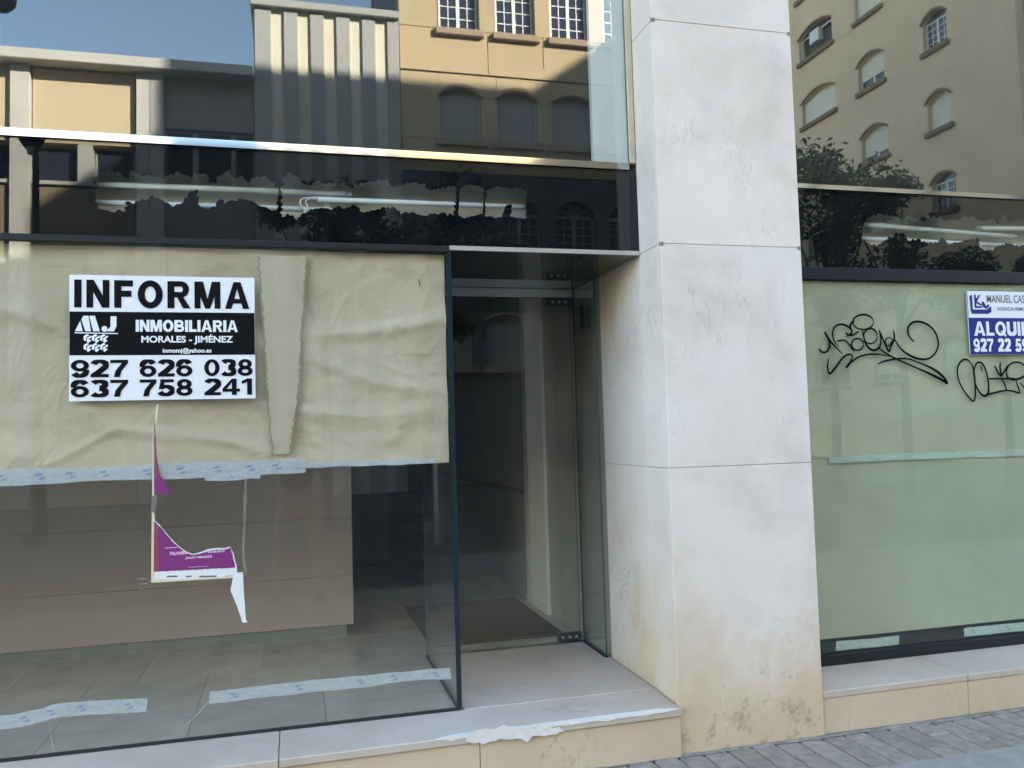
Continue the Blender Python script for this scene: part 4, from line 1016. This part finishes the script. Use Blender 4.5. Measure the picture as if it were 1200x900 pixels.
# ---- tan building with arched windows
tan = thing('building', (7, YO - 4, 0), 'tan rendered building with arched shuttered windows and white casements above', 'building')
MB().box(2.92, 11.0, YO - 8, YO - 0.42, 0, 21).build('core', 'room_dark', tan)
MB().box(2.90, 11.0, YO - 0.41, YO - 0.02, 0, 3.3).build('ground_floor', 'stone_dark', tan)
tcols = [(3.98 + 1.645 * k, 5.18 + 1.645 * k) for k in range(4)]
facade(MF, tan, 2.90, 11.0, [(3.5, 4.9, 0.20, 5.2), (6.62, 7.66, 0.46, 8.75)], tcols, 3.3, 8.75, 'stone_dark', 0.008)
facade(MF, tan, 2.90, 11.0, [(9.70, 10.96, 0.23, 11.58)], tcols, 8.76, 11.58, 'plaster_tan', 0.008)
for a, c in zip([2.90, 5.4, 8.6], [5.4, 8.6, 11.0]):
    MB().mbox(MF, a + .006, c - .006, -0.34, 0.05, 11.59, 11.92).build('string_course', 'plaster_tan', tan, bevel=0.008)
facade(MF, tan, 2.90, 11.0, [(12.85, 14.4, 0, 15.0), (16.0, 17.5, 0, 18.2), (19.1, 20.4, 0, 21.0)], tcols, 11.93, 21.0, 'plaster_tan', 0.008)
for a, c in tcols:
    window_unit(MF, tan, a, c, 3.5, 4.9, 0.20, 'shut', trim='plaster_tan', blindmat='blind_grey')
    window_unit(MF, tan, a, c, 6.62, 7.66, 0.46, 'fan', frame='frame_grey', sillw=0)
    window_unit(MF, tan, a, c, 9.70, 10.96, 0.23, 'shut', trim='plaster_tan', blindmat='blind_grey')
    for zf in (12.85, 16.0, 19.1): window_unit(MF, tan, a + .06, c - .02, zf, zf + 1.5, 0, 'casement')
MB().box(2.85, 11.1, YO - 8.05, YO + 0.25, 21.01, 21.35).build('cornice', 'trim_brown', tan)

# ---- ribbed block
rib = thing('building', (1, YO - 4, 0), 'pale block with closely set vertical grey ribs under a flat cap', 'building')
MB().box(-0.94, 2.89, YO - 8, YO, 0, 12.92).build('wall', 'rib_cream', rib)
k = 0; x = -0.92
while x < 2.75:
    wd = 0.42 if k == 0 else 0.36
    MB().box(x, min(x + wd, 2.885), YO + 0.001, YO + 0.075, 0.0, 12.919).build('rib', 'rib_grey', rib, bevel=0.01)
    x += wd + 0.325; k += 1
MB().box(-1.02, 2.895, YO - 8, YO + 0.20, 12.921, 13.13).build('cap', 'rib_grey', rib, bevel=0.02)

# ---- low building with pilasters and tan panels
low = thing('building', (-8, YO - 4, 0), 'low building with white pilasters, tan roughcast panels and a thin cornice', 'building')
MB().box(-22, -0.945, YO - 8, YO - 0.36, 0, 10.9).build('core', 'wall_grey', low)
MB().box(-22.2, -0.95, YO - 8, YO + 0.42, 10.90, 11.17).build('cornice', 'pilaster', low, bevel=0.02)
def bay(xp):                                     # xp: left edge of the left pilaster
    MB().box(xp, xp + 0.44, YO - 0.35, YO + 0.10, 0, 10.895).build('pilaster', 'pilaster', low, bevel=0.012)
    a, c = xp + 0.46, xp + 2.80
    MB().box(a, c, YO - 0.35, YO - 0.06, 9.0, 10.875).build('panel', 'panel_tan', low, bevel=0.01)
    MB().box(a, c, YO - 0.35, YO - 0.06, 6.1, 7.90).build('panel', 'panel_tan_shaded', low, bevel=0.01)
    MB().box(a, c, YO - 0.35, YO + 0.02, 7.93, 8.03).build('sill', 'pilaster', low, bevel=0.01)
    MB().box(a, c, YO - 0.35, YO + 0.00, 5.95, 6.08).build('sill', 'pilaster', low, bevel=0.01)
    MB().box(a + 1.02, a + 1.36, YO - 0.355, YO - 0.03, 8.031, 8.99).build('mullion', 'pilaster', low, bevel=0.01)
    for p, q in ((a + .02, a + 1.0), (a + 1.38, c - .02)):
        wn_ = MB().box(p, q, YO - 0.355, YO - 0.30, 8.035, 8.985).build('window', 'mullion', low)
        MB().box(p + .05, q - .05, YO - 0.299, YO - 0.295, 8.08, 8.94).build('pane', 'pane_blue', wn_)
        wn_ = MB().box(p, q, YO - 0.355, YO - 0.30, 3.0, 5.90).build('window', 'mullion', low)
        MB().box(p + .05, q - .05, YO - 0.299, YO - 0.295, 3.05, 5.85).build('pane', 'pane_blue', wn_)
    MB().box(a, c, YO - 0.35, YO - 0.06, 0, 2.95).build('panel', 'panel_tan', low)
for xp in (-6.66, -9.50, -12.34, -15.2, -18.0): bay(xp)
for a, c in ((-3.80, -3.485), (-3.475, -3.16)):
    MB().box(a, c, YO - 0.35, YO + 0.12, 0, 10.895).build('pilaster', 'pilaster', low, bevel=0.012)
MB().box(-3.15, -0.95, YO - 0.35, YO - 0.10, 9.56, 10.89).build('wall_panel', 'wall_grey', low, bevel=0.01)
MB().box(-3.15, -0.95, YO - 0.35, YO - 0.10, 6.0, 7.95).build('wall_panel', 'wall_grey', low, bevel=0.01)
MB().box(-3.15, -0.95, YO - 0.35, YO - 0.10, 0, 5.98).build('wall_panel', 'wall_grey', low, bevel=0.01)
for a, c in ((-3.13, -2.47), (-2.38, -1.53), (-1.44, -0.97)):
    wn_ = MB().box(a, c, YO - 0.34, YO - 0.28, 7.97, 9.55).build('window', 'mullion', low)
    MB().box(a + .03, c - .03, YO - 0.279, YO - 0.275, 8.0, 9.51).build('pane', 'pane_blue', wn_)
for a, c in ((-2.465, -2.385), (-1.525, -1.445)):
    MB().box(a, c, YO - 0.34, YO - 0.16, 7.97, 9.55).build('mullion', 'mullion', low)

# ---- corner apartment building whose side wall runs back from the street
XW = 24.0; YW = -18.22
MW = lambda u, ww, z: (XW - ww, YW - u, z)
wing = thing('building', (30, -28, 0), 'brown apartment block with staggered arched windows down its side wall', 'building')
MB().box(XW + 0.45, XW + 14, YW - 22, YW - 0.05, 0, 25).build('core', 'room_dark', wing)
MB().box(XW + 0.36, XW + 14.1, YW - 0.049, YW + 0.10, 0, 25).build('front_wall', 'wall_grey', wing)
wcols = [(3.05, 4.25), (6.50, 8.15), (9.75, 12.3), (15.0, 16.5), (18.2, 19.6)]
wfl = [(3.2, 4.35, 0.26, 5.9), (6.35, 7.5, 0.26, 9.0), (9.50, 10.62, 0.28, 12.2), (12.67, 13.80, 0.28, 15.4), (15.85, 16.98, 0.28, 18.6), (19.02, 20.15, 0.28, 21.8), (22.1, 23.2, 0.28, 24.2)]
facade(MW, wing, 0.0, 22.0, wfl, wcols, 0.0, 25.0, 'plaster_wing', 0.0, depth=0.36, join=True)
rr = random.Random(5)
for fi, (z0, zsp, rise, zt) in enumerate(wfl):
    for ci, (a, c) in enumerate(wcols):
        if ci == 2: kind = 'blind' if fi == 4 else 'open'
        else: kind = 'casement' if (ci, fi) in ((0, 4), (0, 2)) else 'blind'
        dr = {(0, 3): 0.94, (1, 4): 0.66, (1, 3): 0.80, (2, 4): 0.98, (1, 5): 0.9}.get((ci, fi), rr.choice([0.5, 0.75, 0.95]))
        window_unit(MW, wing, a, c, z0, zsp, rise, kind, trim='trim_wing', drop=dr, sillmat='trim_wing', sillw=0.12)
        if kind == 'open' and fi == 5:
            ac = MB().mbox(MW, (a + c) / 2 - .2, (a + c) / 2 + .5, -0.34, -0.05, zsp - 0.55, zsp + .05).build('air_conditioner', 'white_frame', wing, bevel=0.02)
MB().box(XW - 0.25, XW + 14.2, YW - 22.2, YW + 0.2, 25.01, 25.4).build('cornice', 'trim_wing', wing)

# ---- building closing the side street
ME = lambda u, ww, z: (u, -46.0 + ww, z)
endb = thing('building', (17, -50, 0), 'pale building closing the far end of the side street', 'building')
MB().box(4, 40, -54, -46.45, 0, 15).build('core', 'room_dark', endb)
ecols = [(9.0 + 3.1 * k, 10.3 + 3.1 * k) for k in range(5)]; efl = [(1.2, 2.9, 0, 4.0), (4.6, 6.2, 0, 7.2), (7.8, 9.4, 0, 10.4), (11.0, 12.6, 0, 14.0)]
facade(ME, endb, 4.0, 40.0, efl, ecols, 0.0, 15.0, 'pilaster', 0.0, depth=0.36, join=True)
for (z0, zsp, rise, zt) in efl:
    for a_, c_ in ecols: window_unit(ME, endb, a_, c_, z0, zsp, 0, 'casement')
MB().box(3.9, 40.1, -54.1, -45.8, 15.01, 15.4).build('cornice', 'trim_brown', endb)

# ---- street lamp
lb = on_floor(52, 637, 0); lx, ly = -3.86, -lb.y
lamp = thing('street_lamp', (lx, ly, 0), 'black iron street lamp with a flared base and lantern head across the street', 'street lamp')
MB().tube([(lx, ly, 0), (lx, ly, 0.12), (lx, ly, 0.14), (lx, ly, 0.5), (lx, ly, 0.95), (lx, ly, 1.02)], [0.22, 0.22, 0.17, 0.13, 0.10, 0.12], 14).build('base', 'iron_black', lamp)
MB().tube([(lx, ly, 1.02), (lx - .04, ly, 3.6), (lx - .06, ly, 6.2)], [0.075, 0.06, 0.05], 12).build('post', 'iron_black', lamp)
hx = lx - 0.12
hd_ = MB().tube([(hx, ly, 6.20), (hx, ly, 6.30), (hx, ly, 6.42), (hx, ly, 6.46)], [0.10, 0.17, 0.21, 0.10], 14).build('lantern', 'iron_black', lamp)
MB().tube([(hx, ly, 6.10), (hx, ly, 6.199)], [0.06, 0.085], 12).build('glass', 'lamp_glass', hd_)
# ---- hanging lamp on a wire
hp = at(2, 0, 10.5); hx, hy, hz = hp.x, -10.5, hp.z + 0.05
hl = thing('mast_lamp', (hx, hy, hz), 'dark dome lamp on a tall arm over the street', 'street lamp')
MB().tube([(hx, hy, hz - 0.22), (hx, hy, hz - 0.12), (hx, hy, hz + 0.05), (hx, hy, hz + 0.2), (hx, hy, hz + 0.26)], [0.10, 0.19, 0.22, 0.15, 0.04], 16).build('dome', 'iron_black', hl, smooth=True)
MB().tube([(hx, hy, hz + 0.26), (hx, hy, hz + 1.4)], 0.015, 6).build('hanger', 'iron_black', hl)
MB().tube([(hx, hy, hz + 1.4), (hx - 1.2, hy, hz + 1.5), (hx - 2.2, hy, hz + 1.0), (hx - 2.4, hy, 0.0)], [0.03, 0.04, 0.06, 0.09], 10).build('mast', 'iron_black', hl)

# ---- street trees
def tree(x, y, h, r, n, seed, label, base=None, blobs=9):
    rr = random.Random(seed); base = base or h * 0.5
    t = thing('street_tree', (x, y, 0), label, 'tree', 'small leafy trees along the far side of the street')
    tr = MB(); tr.tube([(x, y, 0), (x + .03, y, base * .5), (x - .02, y, base), (x, y, h * .8)], [0.11, 0.09, 0.075, 0.02], 9)
    centres = []
    for k in range(blobs):
        a = rr.uniform(0, 2 * math.pi); q = r * rr.uniform(0.15, 0.95); zz_ = rr.uniform(base + .2, h - .2)
        q *= math.sqrt(max(0.15, 1 - ((zz_ - (base + h) / 2) / ((h - base) / 2 + .3)) ** 2))
        c = Vector((x + math.cos(a) * q, y + math.sin(a) * q, zz_)); centres.append((c, r * rr.uniform(0.22, 0.42)))
        s0 = Vector((x, y, rr.uniform(base * .8, base * 1.2)))
        tr.tube([s0, s0.lerp(c, .5) + Vector((0, 0, .15)), c], [0.04, 0.025, 0.008], 6)
    tr.build('trunk', 'bark', t)
    V = []; Fq = []
    for i in range(n):
        c, q = centres[rr.randrange(len(centres))]
        d = Vector((rr.gauss(0, 1), rr.gauss(0, 1), rr.gauss(0, .9))); d = d.normalized() * q * (rr.random() ** .45) * (1.25 if rr.random() < .12 else 1)
        p = c + d; s_ = rr.uniform(0.05, 0.10)
        e1 = Vector((rr.gauss(0, 1), rr.gauss(0, 1), rr.gauss(0, .7))).normalized(); e2 = e1.orthogonal().normalized()
        e2 = (Matrix.Rotation(rr.uniform(0, 6.28), 3, e1) @ e2)
        k = len(V); V += [p - e1 * s_, p + e2 * s_ * .45, p + e1 * s_, p - e2 * s_ * .45]; Fq.append((k, k + 1, k + 2, k + 3))
    MB().add(V, Fq).build('crown', 'leaf', t, fixn=False)
tree(0.5, -11.0, 6.0, 1.3, 3600, 1, 'tree with a broad dark crown in front of the ribbed block', 3.6)
tree(2.25, -11.2, 6.15, 1.7, 3800, 2, 'tree with a wide dark crown in front of the ribbed and tan buildings', 3.5, 11)
tree(10.9, -11.0, 7.35, 1.6, 3800, 4, 'tall tree in front of the brown apartment block corner', 3.6, 12)
tree(12.9, -11.3, 7.3, 1.5, 3000, 5, 'tree with loose upper sprigs in front of the brown block', 3.4, 10)
tree(15.3, -11.0, 5.2, 1.6, 3600, 6, 'low spreading tree in front of the brown block', 3.2, 10)
tree(18.3, -11.5, 5.6, 1.6, 3000, 8, 'spreading tree farthest along the row by the brown block', 3.2, 10)

# ================================================================== PHOTOGRAPHER (only seen faintly mirrored)
def skin(name, verts, edges, radii, mat, parent, root=0, sub=2):
    me = bpy.data.meshes.new(name); base = world_loc(parent)
    me.from_pydata([Vector(v) - base for v in verts], edges, []); me.materials.append(MATS[mat])
    o = bpy.data.objects.new(name, me); C.objects.link(o); o.parent = parent
    m1 = o.modifiers.new('skin', 'SKIN'); m1.use_smooth_shade = True
    for i, r_ in enumerate(radii): me.skin_vertices[0].data[i].radius = (r_, r_) if not isinstance(r_, tuple) else r_
    me.skin_vertices[0].data[root].use_root = True
    m2 = o.modifiers.new('sub', 'SUBSURF'); m2.levels = sub; m2.render_levels = sub
    return o
px_, py_ = 0.0, CAM_Y - 0.36
man = thing('person', (px_, py_, 0), 'person in a dark shirt and beige trousers holding up a phone before the shop', 'person')
P_ = lambda x, y, z: (px_ + x, py_ + y, z)
Vb = [P_(0, 0, .95), P_(0, 0, 1.15), P_(0, .01, 1.38), P_(0, .01, 1.48), P_(0, .03, 1.56), P_(0, .05, 1.66), P_(0, .03, 1.74),
      P_(-.10, 0, .90), P_(-.15, .04, .50), P_(-.19, 0, .09), P_(-.20, .14, .05), P_(.10, 0, .90), P_(.16, .03, .50), P_(.20, 0, .09), P_(.21, .14, .05),
      P_(-.18, 0, 1.40), P_(-.25, .08, 1.16), P_(-.10, .285, 1.42), P_(-.085, .32, 1.47), P_(.18, 0, 1.40), P_(.25, .08, 1.16), P_(.10, .285, 1.42), P_(.085, .32, 1.47)]
Eb = [(0, 1), (1, 2), (2, 3), (3, 4), (4, 5), (5, 6), (0, 7), (7, 8), (8, 9), (9, 10), (0, 11), (11, 12), (12, 13), (13, 14), (2, 15), (15, 16), (16, 17), (17, 18), (2, 19), (19, 20), (20, 21), (21, 22)]
Rb = [(.14, .10), (.13, .09), (.15, .10), .055, .075, .085, .06, .085, .058, .042, .035, .085, .058, .042, .035, .06, .045, .033, .03, .06, .045, .033, .03]
skin('body', Vb, Eb, Rb, 'skin', man)
skin('shirt', [Vb[i] for i in (0, 1, 2, 3, 15, 16, 19, 20)], [(0, 1), (1, 2), (2, 3), (2, 4), (4, 5), (2, 6), (6, 7)], [(.165, .125), (.155, .115), (.17, .12), .07, .08, .065, .08, .065], 'shirt', man)
skin('trousers', [Vb[i] for i in (0, 7, 8, 9, 11, 12, 13)], [(0, 1), (1, 2), (2, 3), (0, 4), (4, 5), (5, 6)], [(.155, .115), .10, .078, .062, .10, .078, .062], 'trousers', man)
for s_ in (-1, 1): skin('shoe', [P_(s_ * .195, -.06, .05), P_(s_ * .2, .05, .055), P_(s_ * .21, .18, .04)], [(0, 1), (1, 2)], [.045, .05, .04], 'shoe', man)
skin('hair', [P_(0, .03, 1.66), P_(0, .01, 1.73), P_(0, .04, 1.77)], [(0, 1), (1, 2)], [.088, .09, .05], 'hair', man)
for s_ in (-1, 1):                                # fingers round the phone
    for k in range(4):
        z = 1.455 + k * 0.022
        skin('finger', [P_(s_ * .085, .315, z), P_(s_ * .088, .338, z + .002), P_(s_ * .074, .346, z + .004)], [(0, 1), (1, 2)], [.009, .0085, .007], 'skin', man, sub=1)
    skin('thumb', [P_(s_ * .082, .30, 1.45), P_(s_ * .070, .316, 1.475), P_(s_ * .058, .322, 1.50)], [(0, 1), (1, 2)], [.011, .010, .008], 'skin', man, sub=1)
ph = MB().box(-0.070, 0.070, CAM_Y - 0.032, CAM_Y - 0.024, 1.450, 1.522)
tag(ph.build('phone', 'sign_black', bevel=0.003), 'slim black phone held level by the person before the shop', 'phone')
